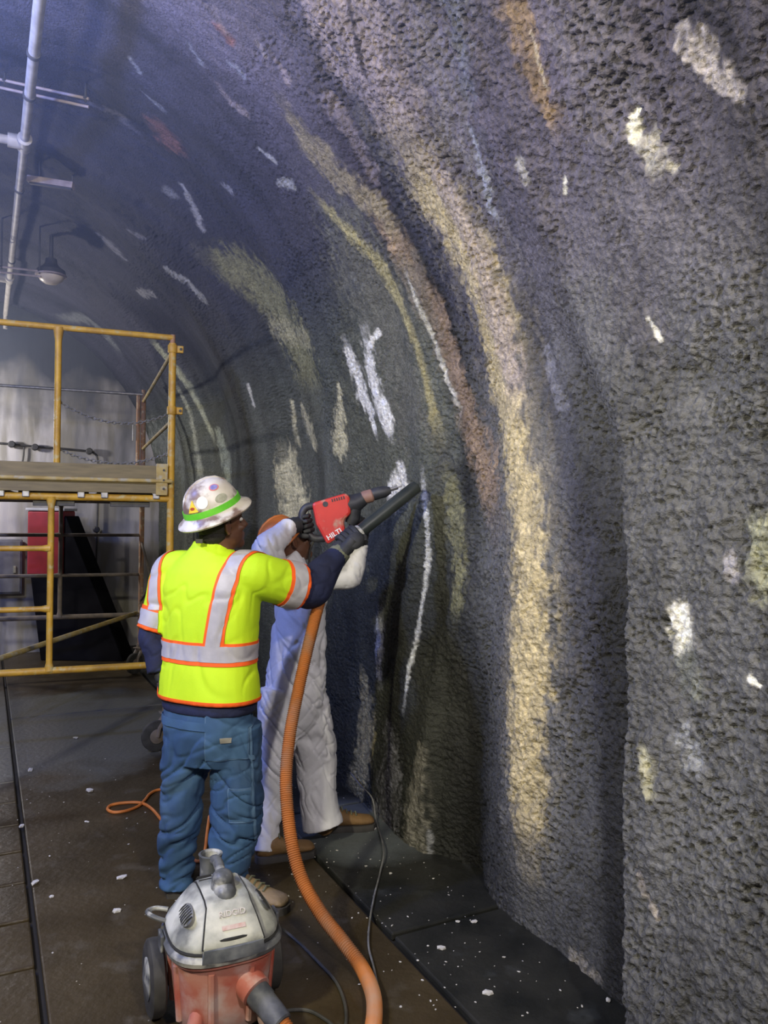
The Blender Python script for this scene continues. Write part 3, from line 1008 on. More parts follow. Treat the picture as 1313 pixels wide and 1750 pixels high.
lc = P(87, 474, 6.5)
r = thing('ceiling_lamp', 'unlit round bulkhead lamp with cream bowl hanging from the vault', 'lamp', lc)
MB().lathe(lc + Vector((0, 0, 0.012)), (0, 0, 1), [(0.10, 0), (0.118, 0.012), (0.112, 0.045), (0.07, 0.075), (0.05, 0.10), (0.045, 0.14)], n=28).build('housing', m_dark, r)
MB().lathe(lc + Vector((0, 0, -0.062)), (0, 0, 1), [(0.012, 0), (0.05, 0.010), (0.085, 0.034), (0.103, 0.062), (0.105, 0.076)], n=28).build('lens_bowl', m_lens, r)
MB().lathe(lc + Vector((0, 0, 0.004)), (0, 0, 1), [(0.108, 0), (0.124, 0.004), (0.124, 0.016), (0.108, 0.02)], n=28).build('rim', m_strut, r)
MB().tube([lc + Vector((0, 0, 0.1)), Vector((lc.x, lc.y, crown_z(lc) + 0.04))], 0.016, n=10).build('stem', m_dark, r)

# ------------------------------------------------------------------ scaffold
m_yel = pm('yellow_paint', (0.62, 0.36, 0.035), (0.42, 0.23, 0.03), rough=0.5, scale=9, c3=(0.50, 0.40, 0.16), scale3=22, lo3=0.56, hi3=0.68, bump=0.2, bscale=60)
m_yel2 = pm('dusty_yellow', (0.50, 0.38, 0.13), (0.34, 0.23, 0.06), rough=0.65, scale=9, c3=(0.42, 0.38, 0.26), scale3=16, lo3=0.5, hi3=0.65)
m_rust = pm('rusty_tube', (0.40, 0.20, 0.09), (0.30, 0.20, 0.13), rough=0.7, scale=16, c3=(0.5, 0.4, 0.25), scale3=24, lo3=0.55, hi3=0.65)
m_toe = pm('toe_board', (0.235, 0.185, 0.085), (0.17, 0.135, 0.065), rough=0.75, scale=6, stretch=(1, 1, 8))
m_plank = pm('plank_deck', (0.10, 0.085, 0.06), (0.06, 0.05, 0.04), rough=0.8, scale=12)
m_galv = pm('galvanised', (0.45, 0.44, 0.42), (0.3, 0.3, 0.28), rough=0.45, scale=30, metal=0.6)
m_rub = pm('black_rubber', (0.025, 0.024, 0.022), (0.05, 0.048, 0.042), rough=0.75, scale=18)
m_brz = pm('brace_tube', (0.20, 0.16, 0.12), (0.13, 0.11, 0.09), rough=0.6, scale=18)

FL, BK = Vector((-0.932, -0.363, 0)).normalized(), Vector((-0.363, 0.932, 0)).normalized()
S0 = Vector((P(291, 900, 5.5).x, 5.5, 0))
LEN = 2.75


def S(t, b, z):
    return S0 + FL * t + BK * b + Vector((0, 0, z))


sca = thing('scaffold', 'yellow tubular rolling scaffold tower with guard rails and plank deck', 'scaffold', S(0.76, LEN / 2, 0))
TR, WID = 0.024, 1.524
zt, zd = 2.91, 1.90


def sbar(name, a, b, r=TR, mat=m_yel, n=12, par=None):
    return MB().tube([a, b], r, n=n).build(name, mat, par or sca)


# corner posts
for t, b in ((0, 0), (WID, 0), (0, LEN), (WID, LEN)):
    post = sbar('post', S(t, b, 0.27), S(t, b, zt - 0.04 if b == 0 else zt - 0.06), 0.026, m_yel if b == 0 else m_rust)
    MB().tube([S(t, b, zt - 0.06), S(t, b, zt + 0.02)], 0.018, n=10).build('post_pin', m_rust, post)
# casters
for t, b, yaw in ((0, 0, 0.55), (WID, 0, 2.2), (0, LEN, 1.1), (WID, LEN, 0.2)):
    d = Vector((math.cos(yaw), math.sin(yaw), 0))
    sd = Vector((-d.y, d.x, 0))
    c = S(t, b, 0) - d * 0.075 + Vector((0, 0, 0.108))
    prof = [(0.05, -0.020), (0.092, -0.022), (0.106, -0.016), (0.108, 0), (0.106, 0.016), (0.092, 0.022), (0.05, 0.020)]
    cs = MB().box(S(t, b, 0.262), (0.10, 0.10, 0.010), d, sd).build('caster_plate', m_brz, sca, smooth=False, bevel=0.002)
    MB().lathe(c, sd, prof, n=28).build('wheel', m_rub, cs)
    MB().lathe(c, sd, [(0.012, -0.034), (0.05, -0.024), (0.055, -0.012), (0.055, 0.012), (0.05, 0.024), (0.012, 0.034)], n=18).build('hub', m_brz, cs)
    fk = MB()
    for k in (-1, 1):
        fk.tube([c + sd * (0.036 * k), c + sd * (0.036 * k) + Vector((0, 0, 0.06)) + d * 0.01, S(t, b, 0.25) + sd * (0.034 * k)], [0.013, 0.015, 0.02], n=8)
    fk.tube([S(t, b, 0.235), S(t, b, 0.30)], 0.036, n=14)
    fk.build('fork', m_brz, cs)
    MB().box(S(t, b, 0.262) + d * 0.09, (0.07, 0.03, 0.012), d, sd, Vector((d.x * 0.4, d.y * 0.4, 1))).build('brake_lever', m_galv, cs, smooth=False)
# end frames: bottom bar, top bar, ladder post and rungs
for b, mt in ((0, m_yel), (LEN, m_brz)):
    sbar('frame_bar', S(0.075 if b == 0 else 0, b, 0.604), S(WID, b, 0.604), TR, mt)
    sbar('frame_bar', S(0, b, 1.772), S(WID, b, 1.772), TR + 0.001, mt)
    lp = MB().tube([S(0.775, b, 0.604), S(0.775, b, 0.66), S(0.775, b, 1.70), S(0.775, b, 1.772)], [0.034, 0.021, 0.021, 0.036], n=12).build('ladder_post', mt, sca)
    for z in (1.02, 1.425):
        MB().tube([S(0.775, b, z), S(0.83, b, z), S(WID - 0.05, b, z), S(WID, b, z)], [0.030, 0.019, 0.019, 0.028], n=10).build('rung', mt, sca)
    if b > 0:
        for z in (1.02, 1.425):
            sbar('rung', S(0, b, z), S(0.775, b, z), 0.016, mt)
# guard rails
sbar('top_rail', S(0.0, 0, zt), S(WID, 0, zt), 0.021, m_yel)
MB().tube([S(0.745, 0, zt), S(0.745, 0, zt - 0.09), S(0.745, 0, zd)], [0.036, 0.022, 0.022], n=12).build('guard_post', m_yel, sca)
sbar('guard_post', S(0.05, LEN, zd + 0.02), S(0.05, LEN, zt - 0.04), 0.020, m_rust)
sbar('top_rail', S(0.0, LEN, zt - 0.03), S(WID, LEN, zt - 0.03), 0.016, m_galv)
for t in (0, WID):
    sbar('side_rail', S(t, 0, zt - 0.10), S(t, LEN, zt - 0.10), 0.015, m_yel2)
    sbar('side_rail', S(t, 0, 2.32), S(t, LEN, 2.32), 0.015, m_yel2)
sbar('hook_rod', S(0.10, LEN, 2.40), S(0.10, LEN, 2.56), 0.006, m_galv, 8)
# clamps
for z in (2.83, 2.395):
    c = S(0, 0, z)
    cl = MB().lathe(c - Vector((0, 0, 0.028)), (0, 0, 1), [(0.032, 0), (0.034, 0.004), (0.034, 0.052), (0.032, 0.056)], n=16).build('clamp', m_yel, sca)
    MB().box(c - FL * 0.052 - BK * 0.004, (0.042, 0.028, 0.05), FL, BK).build('clamp_ear', m_yel, cl, smooth=False, bevel=0.004)
    MB().lathe(c - FL * 0.055 - BK * 0.026, BK, [(0.010, 0), (0.010, 0.012)], n=6).build('bolt', m_dark, cl)
# toe board, ledger and deck
tb = MB().box(S(WID / 2 + 0.06, -0.03, 1.935), (WID - 0.06, 0.03, 0.13), FL, BK).build('toe_board', m_toe, sca, smooth=False, bevel=0.004)
sbar('ledger', S(0.0, -0.055, 1.893), S(WID, -0.055, 1.893), 0.014, m_yel2)
MB().box(S(WID / 2 + 0.03, -0.032, 1.838), (WID - 0.08, 0.028, 0.062), FL, BK).build('lower_board', m_toe, sca, smooth=False, bevel=0.003)
br = MB().box(S(0.068, -0.05, 1.905), (0.075, 0.02, 0.22), FL, BK).build('end_bracket', m_yel2, sca, smooth=False, bevel=0.003)
for z in (1.84, 1.90, 1.97):
    MB().lathe(S(0.055, -0.072, z), BK, [(0.008, 0), (0.008, 0.014)], n=6).build('bolt', m_dark, br)
for k, t in enumerate((0.27, 0.76, 1.25)):
    pl = MB().box(S(t, LEN / 2, 1.785), (0.44, LEN - 0.06, 0.05), FL, BK).build('deck_plank', m_plank, sca, smooth=False, bevel=0.004)
    for b in (0.0, LEN):
        for dt in (-0.17, 0.17):
            MB().box(S(t + dt, b, 1.795), (0.045, 0.075, 0.055), FL, BK).build('plank_hook', m_galv, pl, smooth=False, bevel=0.006)
    MB().box(S(t, 0.06, 1.735), (0.26, 0.08, 0.05), FL, BK).build('plank_end', m_dark, pl, smooth=False, bevel=0.003)
# braces
for (t0, z0, t1, z1) in ((0, 1.35, 0, 0.75), (0, 0.75, 0, 1.35), (WID, 1.35, WID, 0.75)):
    sbar('cross_brace', S(t0, 0, z0), S(t1, LEN, z1), 0.013, m_brz)
sbar('diagonal_brace', S(0.04, LEN, 0.62), S(WID, 0.0, 0.56), 0.022, m_yel2)
MB().lathe(S(0.0, 0.03, 1.36) - FL * 0.02, FL, [(0.02, 0), (0.028, 0.01), (0.02, 0.03)], n=10).build('brace_stud', m_galv, sca)


# chains
def chain(a, b, sag, n):
    mb = MB()
    pts = []
    for i in range(n + 1):
        t = i / n
        pts.append(Vector(a).lerp(Vector(b), t) - Vector((0, 0, sag * 4 * t * (1 - t))))
    for i in range(n):
        c, d = (pts[i] + pts[i + 1]) / 2, (pts[i + 1] - pts[i])
        L = d.length
        d.normalize()
        sd = d.cross(Vector((0, 0, 1))).normalized()
        up = sd.cross(d)
        w = sd if i % 2 else up
        ring = [c + d * (math.cos(q) * L * 0.68) + w * (math.sin(q) * 0.0105) for q in (2 * math.pi * k / 8 for k in range(8))]
        nn = 4
        nrm = d.cross(w)
        vs, fs = [], []
        for k in range(8):
            rad = (ring[k] - c).normalized()
            for j in range(nn):
                q = 2 * math.pi * j / nn
                vs.append(ring[k] + rad * (0.0035 * math.cos(q)) + nrm * (0.0035 * math.sin(q)))
        for k in range(8):
            for j in range(nn):
                fs.append((k * nn + j, k * nn + (j + 1) % nn, ((k + 1) % 8) * nn + (j + 1) % nn, ((k + 1) % 8) * nn + j))
        mb.add(vs, fs)
    return mb.build('chain', m_galv, sca)


chain(S(0.745, 0.02, 2.42), S(0.0, 0.02, 2.38), 0.11, 34)
chain(S(0.745, 0.02, 2.10), S(0.0, 0.02, 2.10), 0.09, 34)

# ------------------------------------------------------------------ things at the end wall
m_red = pm('red_panel', (0.33, 0.018, 0.028), (0.22, 0.012, 0.022), rough=0.55, scale=5)
m_blk = pm('near_black', (0.004, 0.004, 0.006), (0.008, 0.008, 0.011), rough=0.9, scale=5, spec=0.08)
c0 = P(90, 875, 8.75)
form_root = thing('dark_form', 'dark form with red upper panel and sloping side behind the scaffold', 'machine', (c0.x, 8.9, 0))
A, B = P(46, 872, 8.6), P(108, 876, 8.6)
zt_ = A.z
MB().box(((A.x + B.x) / 2, 8.78, zt_ - 0.36), (B.x - A.x, 0.34, 0.72)).build('red_panel', m_red, form_root, smooth=False, bevel=0.02)
MB().box(((A.x + B.x) / 2, 8.78, zt_ + 0.012), (B.x - A.x + 0.03, 0.37, 0.03)).build('lid', pm('pale_lid', (0.4, 0.4, 0.42)), form_root, smooth=False, bevel=0.006)
xl, xr = A.x, P(172, 1040, 8.6).x
mb = MB()
prof = [(xl + 0.03, zt_ - 0.70), (xl + 0.16, 0.0), (xr + 0.25, 0.0), (xr, zt_ - 1.05), (B.x + 0.02, zt_ - 0.06), (B.x - 0.04, zt_ - 0.06), (B.x - 0.04, zt_ - 0.70)]
nf = len(prof)
mb.v = [Vector((x, y, z)) for y in (8.63, 9.0) for x, z in prof]
mb.f = [tuple(range(nf)), tuple(range(2 * nf - 1, nf - 1, -1))] + [(i, i + nf, (i + 1) % nf + nf, (i + 1) % nf) for i in range(nf)]
mb.build('black_body', m_blk, form_root, smooth=False, bevel=0.01)  # plain black wedge with a sloping side

Yc = 9.45


def endwall(px, py, off=0.03):
    """spot just in front of the end wall"""
    d = P(px, py, 1.0) - Vector((0, 0, CAMH))
    k = (U_END - off) / (-d.x * TS + d.y * TC)
    return Vector((d.x * k, d.y * k, CAMH + d.z * k))


r = thing('cable_conduit', 'black conduit with junction boxes strung along the end wall', 'conduit', endwall(80, 770))
pts = [endwall(*q, 0.045) for q in ((-60, 752), (20, 759), (60, 763), (110, 767), (155, 772), (166, 780))]
MB().tube(catmull(pts, 4), 0.012, n=8).build('conduit_run', m_dark, r)
MB().tube(catmull([endwall(*q, 0.045) for q in ((164, 776), (168, 800), (166, 900), (163, 1000), (160, 1060))], 4), 0.011, n=8).build('conduit_drop', m_dark, r)
MB().tube(catmull([endwall(*q, 0.045) for q in ((41, 764), (40, 780), (37, 796))], 4), 0.010, n=8).build('conduit_drop', m_dark, r)
for q in ((20, 759), (60, 764), (153, 771), (165, 905)):
    MB().lathe(endwall(*q, 0.09), -tun(0, 1, 0), [(0.022, -0.06), (0.04, -0.05), (0.04, 0.0), (0.03, 0.012)], n=10).build('junction_box', m_dark, r)
bx_ = endwall(0, 799, 0.10)
r = thing('cable_tray', 'black metal cable tray fixed to the end wall below the conduit', 'tray', bx_)
MB().box(bx_, (0.62, 0.16, 0.07), tun(1, 0, 0), tun(0, 1, 0)).build('tray_body', m_dark, r, smooth=False, bevel=0.008)
MB().box(bx_ + Vector((0, 0, -0.045)), (0.62, 0.03, 0.02), tun(1, 0, 0), tun(0, 1, 0)).build('tray_lip', m_galv, r, smooth=False)
c = endwall(8, 968, 0.10)
r = thing('electrical_cabinet', 'small grey electrical cabinet with a latch on the end wall', 'cabinet', c)
m_cab = pm('cabinet_grey', (0.16, 0.16, 0.18), (0.11, 0.11, 0.13), rough=0.5)
MB().box(c, (0.36, 0.16, 0.62), tun(1, 0, 0), tun(0, 1, 0)).build('cabinet_body', m_cab, r, smooth=False, bevel=0.01)
dr = MB().box(c - tun(0, 0.085, 0), (0.32, 0.02, 0.58), tun(1, 0, 0), tun(0, 1, 0)).build('door', m_cab, r, smooth=False, bevel=0.006)
MB().box(c - tun(-0.10, 0.10, 0.03), (0.03, 0.02, 0.08), tun(1, 0, 0), tun(0, 1, 0)).build('latch', m_galv, dr, smooth=False, bevel=0.004)

# ------------------------------------------------------------------ people
m_lime = pm('lime_cloth', (0.60, 0.86, 0.012), (0.50, 0.76, 0.01), rough=0.75, scale=4, bump=0.25, bscale=220, bdist=0.002)
m_orange = pm('orange_trim', (0.95, 0.13, 0.01), (0.85, 0.11, 0.01), rough=0.7, scale=20)
m_refl = pm('reflective_tape', (0.46, 0.45, 0.47), (0.38, 0.37, 0.40), rough=0.45, scale=18, bump=0.2, bscale=90, bdist=0.003)
m_navy = pm('navy_shirt', (0.012, 0.018, 0.060), (0.007, 0.010, 0.036), rough=0.85, scale=14, bump=0.4, bscale=60, bdist=0.004)
m_jean = pm('denim', (0.036, 0.095, 0.190), (0.022, 0.058, 0.130), rough=0.85, scale=5, bump=0.35, bscale=300, bdist=0.002,
            c3=(0.08, 0.145, 0.22), scale3=4, lo3=0.52, hi3=0.8)
m_jean2 = pm('denim_pocket', (0.050, 0.120, 0.225), (0.034, 0.085, 0.170), rough=0.85, scale=6, bump=0.35, bscale=300, bdist=0.002)
m_stitch = pm('denim_seam', (0.085, 0.16, 0.26), (0.06, 0.12, 0.21), rough=0.85, scale=30)
m_skin = pm('brown_skin', (0.135, 0.058, 0.030), (0.105, 0.044, 0.024), rough=0.55, scale=9)
m_hair = pm('black_hair', (0.012, 0.010, 0.009), (0.02, 0.017, 0.015), rough=0.8, scale=60, bump=0.5, bscale=180)
m_boot = pm('tan_leather', (0.30, 0.215, 0.115), (0.21, 0.15, 0.08), rough=0.75, scale=9, bump=0.3, bscale=50)
m_boot2 = pm('brown_leather', (0.22, 0.125, 0.045), (0.16, 0.09, 0.033), rough=0.75, scale=9, bump=0.3, bscale=50)
m_sole = pm('dark_sole', (0.065, 0.06, 0.055), (0.04, 0.038, 0.035), rough=0.7, scale=12)
m_glove = pm('dark_glove', (0.016, 0.018, 0.022), (0.035, 0.037, 0.042), rough=0.7, scale=22, bump=0.4, bscale=90, bdist=0.004)
m_cuff = pm('glove_cuff', (0.18, 0.19, 0.12), (0.12, 0.13, 0.09), rough=0.8, scale=30)
m_suit = pm('white_coverall', (0.74, 0.74, 0.76), (0.62, 0.62, 0.64), rough=0.6, scale=5, bump=0.3, bscale=28, bdist=0.01)
m_hat = pm('worn_hard_hat', (0.70, 0.67, 0.60), (0.50, 0.45, 0.38), rough=0.4, scale=9, c3=(0.19, 0.13, 0.10), scale3=13, lo3=0.47, hi3=0.60)
m_hat2 = pm('orange_hard_hat', (0.50, 0.15, 0.025), (0.40, 0.115, 0.02), rough=0.4, scale=9)
m_grn = pm('green_band', (0.10, 0.52, 0.02), (0.16, 0.62, 0.04), rough=0.6, scale=18)
m_white = pm('white_paint', (0.8, 0.8, 0.78), (0.7, 0.7, 0.7), rough=0.6, scale=30)
m_eye = pm('eye_white', (0.7, 0.68, 0.64), rough=0.3)


def crease(a, w=0.10):
    return -np.exp(-(a / w) ** 2)


def folds(amp, sx, sy, sz, seed, sharp=1.0):
    def fn(c, n):
        w = 0.5 * noise3(c[:, 0] * 5, c[:, 1] * 5, c[:, 2] * 5, seed + 5)
        a = noise3(c[:, 0] * sx + w, c[:, 1] * sy + w, c[:, 2] * sz + c[:, 0] * sz * 0.6 + w, seed)
        b = noise3(c[:, 0] * sx * 1.9 + w, c[:, 1] * sy * 1.9, c[:, 2] * sz * 1.6 - c[:, 0] * sz * 1.2, seed + 9)
        gate = sstep(-0.2, 0.5, noise3(c[:, 0] * 4, c[:, 1] * 4, c[:, 2] * 4, seed + 13))
        hem = 0.25 + 0.75 * sstep(0.90, 1.0, c[:, 2])
        return amp * sharp * hem * (1 - n[:, 2] ** 2 * 0.8) * (crease(a, 0.13) * 0.8 * gate + crease(b, 0.12) * 0.45 * (1 - 0.6 * gate) + 0.5 * a)
    return fn


class Frame:
    """a standing body's own axes: right, forward, up"""

    def __init__(self, x, y, yaw):
        self.o = Vector((x, y, 0))
        self.f = Vector((math.sin(yaw), math.cos(yaw), 0))
        self.r = Vector((math.cos(yaw), -math.sin(yaw), 0))

    def p(self, r, f, z):
        return self.o + self.r * r + self.f * f + Vector((0, 0, z))


def torso_rings(fr, rows, n=32, sq=2.4):
    rings = []
    for (z, rx, ry, dr, df) in rows:
        ring = []
        for j in range(n):
            t = 2 * math.pi * j / n
            c, s = math.cos(t), math.sin(t)
            k = (abs(c) ** sq + abs(s) ** sq) ** (-1 / sq)
            ring.append(fr.p(dr + rx * c * k, df + ry * s * k, z))
        rings.append(ring)
    return rings


def grip_glove(C, A, Wd, rad, name, mat, parent, thumb_sign=1, scale=1.0, palm_len=0.085):
    """glove closed round a bar: C point on the bar axis, A bar direction (little finger -> index), Wd from wrist to bar"""
    A = Vector(A).normalized()
    Wd = Vector(Wd)
    wrist = Vector(C) - Wd
    Wd = (Wd - A * Wd.dot(A)).normalized()
    N = A.cross(Wd).normalized() * thumb_sign
    mb = MB()
    fr_ = 0.0112 * scale
    R0 = rad + fr_ * 0.75
    # palm: back of the hand lies on the N side of the bar
    pc = C - Wd * (palm_len * 0.42) + N * (R0 + 0.002)
    mb.ell(pc, (0.046 * scale, palm_len * 0.62, 0.019 * scale), A, Wd, N, 16, 9)
    mb.tube([pc + Wd * 0.01, pc.lerp(wrist, 0.45), wrist], [0.028 * scale, 0.032 * scale, 0.031 * scale], n=14)
    for k, (ofs, L) in enumerate(((-0.034, 3.9), (-0.0115, 4.5), (0.0115, 4.7), (0.034, 4.3))):
        q = []
        for i in range(9):
            t = math.pi / 2 - 0.55 - (L * i / 8) * 0.85      # start over the back, go round the far side and under
            rr = R0 + (0.004 if i in (3, 6) else 0)
            q.append(C + A * (ofs * scale) + (Wd * math.cos(t) + N * math.sin(t)) * rr)
        q.insert(0, pc + A * (ofs * scale * 0.9) + Wd * 0.012)
        rr_ = [fr_ * 1.05] * 3 + [fr_, fr_ * 1.06, fr_ * 0.98, fr_ * 0.95, fr_ * 0.93, fr_ * 0.88, fr_ * 0.7]
        mb.tube(q, rr_, n=9)
    q = [pc + A * (0.030 * scale) - Wd * 0.035 - N * 0.006]
    for i in range(6):
        t = math.pi / 2 + 0.95 + 1.75 * i / 5
        q.append(C + A * ((0.046 + 0.012 * i / 5) * scale) + (Wd * math.cos(t) + N * math.sin(t)) * (R0 + 0.002))
    mb.tube(q, [0.015 * scale, 0.0145 * scale, 0.013 * scale, 0.0128 * scale, 0.0125 * scale, 0.0118 * scale, 0.0085 * scale], n=9)
    return mb.build(name, mat, parent)


def open_glove(Wp, D, Nn, side, name, mat, parent):
    """relaxed hanging hand: wrist, direction of the fingers, direction of the palm"""
    D, Nn = Vector(D).normalized(), Vector(Nn)
    Nn = (Nn - D * Nn.dot(D)).normalized()
    X = D.cross(Nn) * side
    mb = MB()
    mb.ell(Wp + D * 0.055, (0.043, 0.060, 0.020), X, D, Nn)
    mb.ell(Wp + D * 0.005, (0.032, 0.035, 0.026), X, D, Nn)
    for ofs, L in ((-0.033, 0.062), (-0.011, 0.078), (0.011, 0.082), (0.033, 0.074)):
        q, p, d = [], Wp + D * 0.085 + X * ofs, D.copy()
        q.append(p - D * 0.02)
        for i in range(5):
            q.append(p)
            d = (d + Nn * 0.26).normalized()
            p = p + d * (L / 4)
        mb.tube(q, [0.011, 0.0115, 0.011, 0.0105, 0.010, 0.0075], n=9)
    q = [Wp + D * 0.025 + X * 0.03, Wp + D * 0.05 + X * 0.050 + Nn * 0.008, Wp + D * 0.075 + X * 0.060 + Nn * 0.02, Wp + D * 0.095 + X * 0.060 + Nn * 0.03]
    mb.tube(q, [0.015, 0.014, 0.012, 0.009], n=9)
    return mb.build(name, mat, parent)


def boot(parent, heel, d, mat, name='boot', L=0.29, ankle=None):
    """work boot: heel point on the floor, toe direction"""
    d = Vector((d[0], d[1], 0)).normalized()
    s = Vector((-d.y, d.x, 0))
    h = Vector(heel)
    h.z = 0

    def p(f, w, z):
        return h + d * f + s * w + Vector((0, 0, z + heel[2]))
    mb = MB()
    secs = [(-0.005, 0.030, 0.03, 0.085), (0.02, 0.041, 0.025, 0.11), (0.07, 0.043, 0.024, 0.125), (0.12, 0.044, 0.024, 0.105), (0.17, 0.049, 0.024, 0.085), (0.22, 0.052, 0.024, 0.075), (0.262, 0.047, 0.026, 0.068), (L - 0.008, 0.028, 0.032, 0.052)]
    rings = []
    for f, w, z0, z1 in secs:
        rings.append([p(f, w * math.cos(t), (z0 + z1) / 2 + (z1 - z0) / 2 * math.sin(t)) for t in (2 * math.pi * j / 16 for j in range(16))])
    mb.loft(rings)
    a = p(0.055, 0, 0.07)
    tp = Vector(ankle) if ankle is not None else p(0.04, 0, 0.2)
    mb.tube([a, a.lerp(tp, 0.5), tp], [0.050, 0.049, 0.052], n=16)
    me = fuse(mb, 0.008, 3)
    bo = link_world(name, me, mat, parent)
    out = []
    for f, w in ((-0.012, 0.0), (-0.006, 0.028), (0.03, 0.043), (0.08, 0.042), (0.13, 0.041), (0.18, 0.052), (0.23, 0.054), (0.272, 0.043), (L, 0.016)):
        out.append((f, w))
    loop = out + [(f, -w) for f, w in reversed(out[1:])]
    mb = MB()
    mb.loft([[p(f, w * 0.98, 0.0) for f, w in loop], [p(f, w * 1.04, 0.012) for f, w in loop], [p(f, w * 1.03, 0.032) for f, w in loop]])
    mb.build('sole', m_sole, bo)
    mb = MB()
    for f, z in ((0.105, 0.118), (0.13, 0.106), (0.155, 0.097), (0.18, 0.090)):
        mb.tube([p(f, -0.026, z - 0.008), p(f, 0, z + 0.004), p(f, 0.026, z - 0.008)], 0.004, n=6)
    mb.build('laces', m_cuff, bo)
    return bo


def hard_hat(parent, c, up, fwd, rx, ry, h, brim, mat, band=None):
    """full-brim hat; c centre of the dome's base; returns the hat and a point mapper on its dome"""
    up = Vector(up).normalized()
    fwd = Vector(fwd)
    fwd = (fwd - up * fwd.dot(up)).normalized()
    rt = fwd.cross(up).normalized()
    c = Vector(c)

    def dome(az, el, off=0.0):
        e = 2.25
        ce, se = math.cos(el), math.sin(el)
        k = (abs(ce) ** e + abs(se) ** e) ** (-1 / e)
        return c + (rt * ((rx + off) * math.cos(az)) + fwd * ((ry + off) * math.sin(az))) * (ce * k) + up * ((h + off) * se * k)
    n = 40
    rings = []
    for dz, ex in ((-0.012, brim - 0.004), (-0.004, brim), (0.003, brim - 0.004), (0.008, brim * 0.5), (0.014, 0.010), (0.022, 0.0)):
        droop = -0.010 * (ex / brim)
        rings.append([c + rt * ((rx + ex) * math.cos(t)) + fwd * ((ry + ex * 1.1) * math.sin(t)) + up * (dz + droop) for t in (2 * math.pi * j / n for j in range(n))])
    for i in range(1, 11):
        el = (math.pi / 2) * (0.14 + 0.86 * i / 10)
        el = min(el, math.pi / 2 - 0.02)
        rings.append([dome(2 * math.pi * j / n, el) for j in range(n)])
    inner = [[c + rt * ((rx - 0.006) * math.cos(t)) + fwd * ((ry - 0.006) * math.sin(t)) + up * -0.014 for t in (2 * math.pi * j / n for j in range(n))]]
    mb = MB()
    mb.loft(inner + rings)
    hat = mb.build('hard_hat', mat, parent)
    # crown ridge
    mb = MB()
    mb.tube([dome(math.pi / 2, e_, -0.002) for e_ in (0.5, 0.8, 1.1, 1.4)] + [dome(-math.pi / 2, e_, -0.002) for e_ in (1.4, 1.1, 0.8, 0.5)], [0.004] + [0.009] * 6 + [0.004], n=8)
    mb.build('crown_ridge', mat, hat)
    if band:
        mb = MB()
        lo, hi = 0.10, 0.30
        prof = []
        for el, off in ((lo, 0.0005), (lo, 0.004), (hi, 0.004), (hi, 0.0005)):
            prof.append([dome(2 * math.pi * j / n, el, off) for j in range(n)])
        mb.loft(prof + [prof[0]], cap=False)
        mb.build('hat_band', band, hat)
    return hat, dome


def sticker(hat, dome, az0, el0, ra, re, mat, name='sticker', shape='disc', off=0.0015):
    mb = MB()
    if shape == 'tri':
        ring = [(0, 1.1), (-0.95, -0.75), (0.95, -0.75)]
        ring = [(a[0] + (b[0] - a[0]) * k / 5, a[1] + (b[1] - a[1]) * k / 5) for a, b in zip(ring, ring[1:] + ring[:1]) for k in range(5)]
    else:
        ring = [(math.cos(2 * math.pi * j / 20), math.sin(2 * math.pi * j / 20)) for j in range(20)]
    n = len(ring)
    layers = []
    for s_, o_ in ((1.0, 0.0), (1.0, off), (0.66, off), (0.33, off), (0.02, off)):
        layers.append([dome(az0 + x * ra * s_ / max(math.cos(el0), 0.3), el0 + y * re * s_, o_) for x, y in ring])
    mb.loft(layers)
    return mb.build(name, mat, hat)


def head(mb, c, up, fwd, neck_to):
    """skull, jaw, nose, ears, lips and neck as overlapping shells"""
    up, fwd = Vector(up).normalized(), Vector(fwd)
    fwd = (fwd - up * fwd.dot(up)).normalized()
    rt = fwd.cross(up).normalized()

    def q(r, f, u):
        return c + rt * r + fwd * f + up * u
    mb.ell(q(0, -0.008, 0.03), (0.077, 0.098, 0.092), rt, fwd, up, 20, 12)
    mb.ell(q(0, 0.022, -0.045), (0.062, 0.072, 0.072), rt, fwd, up, 18, 10)
    mb.ell(q(0, 0.062, -0.095), (0.032, 0.030, 0.026), rt, fwd, up)            # chin
    mb.tube([q(0, 0.088, 0.025), q(0, 0.102, -0.005), q(0, 0.112, -0.022), q(0, 0.098, -0.034)], [0.011, 0.013, 0.017, 0.012], n=10)
    mb.ell(q(0, 0.090, -0.058), (0.024, 0.010, 0.007), rt, fwd, up)             # lips
    mb.ell(q(0, 0.087, -0.070), (0.021, 0.010, 0.008), rt, fwd, up)
    mb.tube([q(-0.045, 0.078, 0.033), q(0, 0.092, 0.034), q(0.045, 0.078, 0.033)], [0.010, 0.013, 0.010], n=8)   # brow
    for s in (-1, 1):
        mb.ell(q(0.040 * s, 0.070, -0.022), (0.022, 0.018, 0.016), rt, fwd, up)                                 # cheek
        e = q(0.080 * s, -0.006, -0.004)
        mb.tube([e + up * -0.026 + fwd * 0.008, e + up * -0.022 - fwd * 0.006 + rt * (0.006 * s), e - fwd * 0.014 + rt * (0.013 * s), e + up * 0.022 - fwd * 0.012 + rt * (0.013 * s), e + up * 0.032 + rt * (0.008 * s), e + up * 0.022 + fwd * 0.010], [0.007, 0.0075, 0.0075, 0.0075, 0.0075, 0.006], n=8)
        mb.ell(e - rt * (0.002 * s), (0.008, 0.016, 0.026), rt, fwd, up)
    nb = Vector(neck_to)
    mb.tube([q(0, -0.02, -0.03), q(0, -0.015, -0.09), nb.lerp(q(0, -0.015, -0.09), 0.4), nb], [0.058, 0.057, 0.060, 0.068], n=16)
    return q


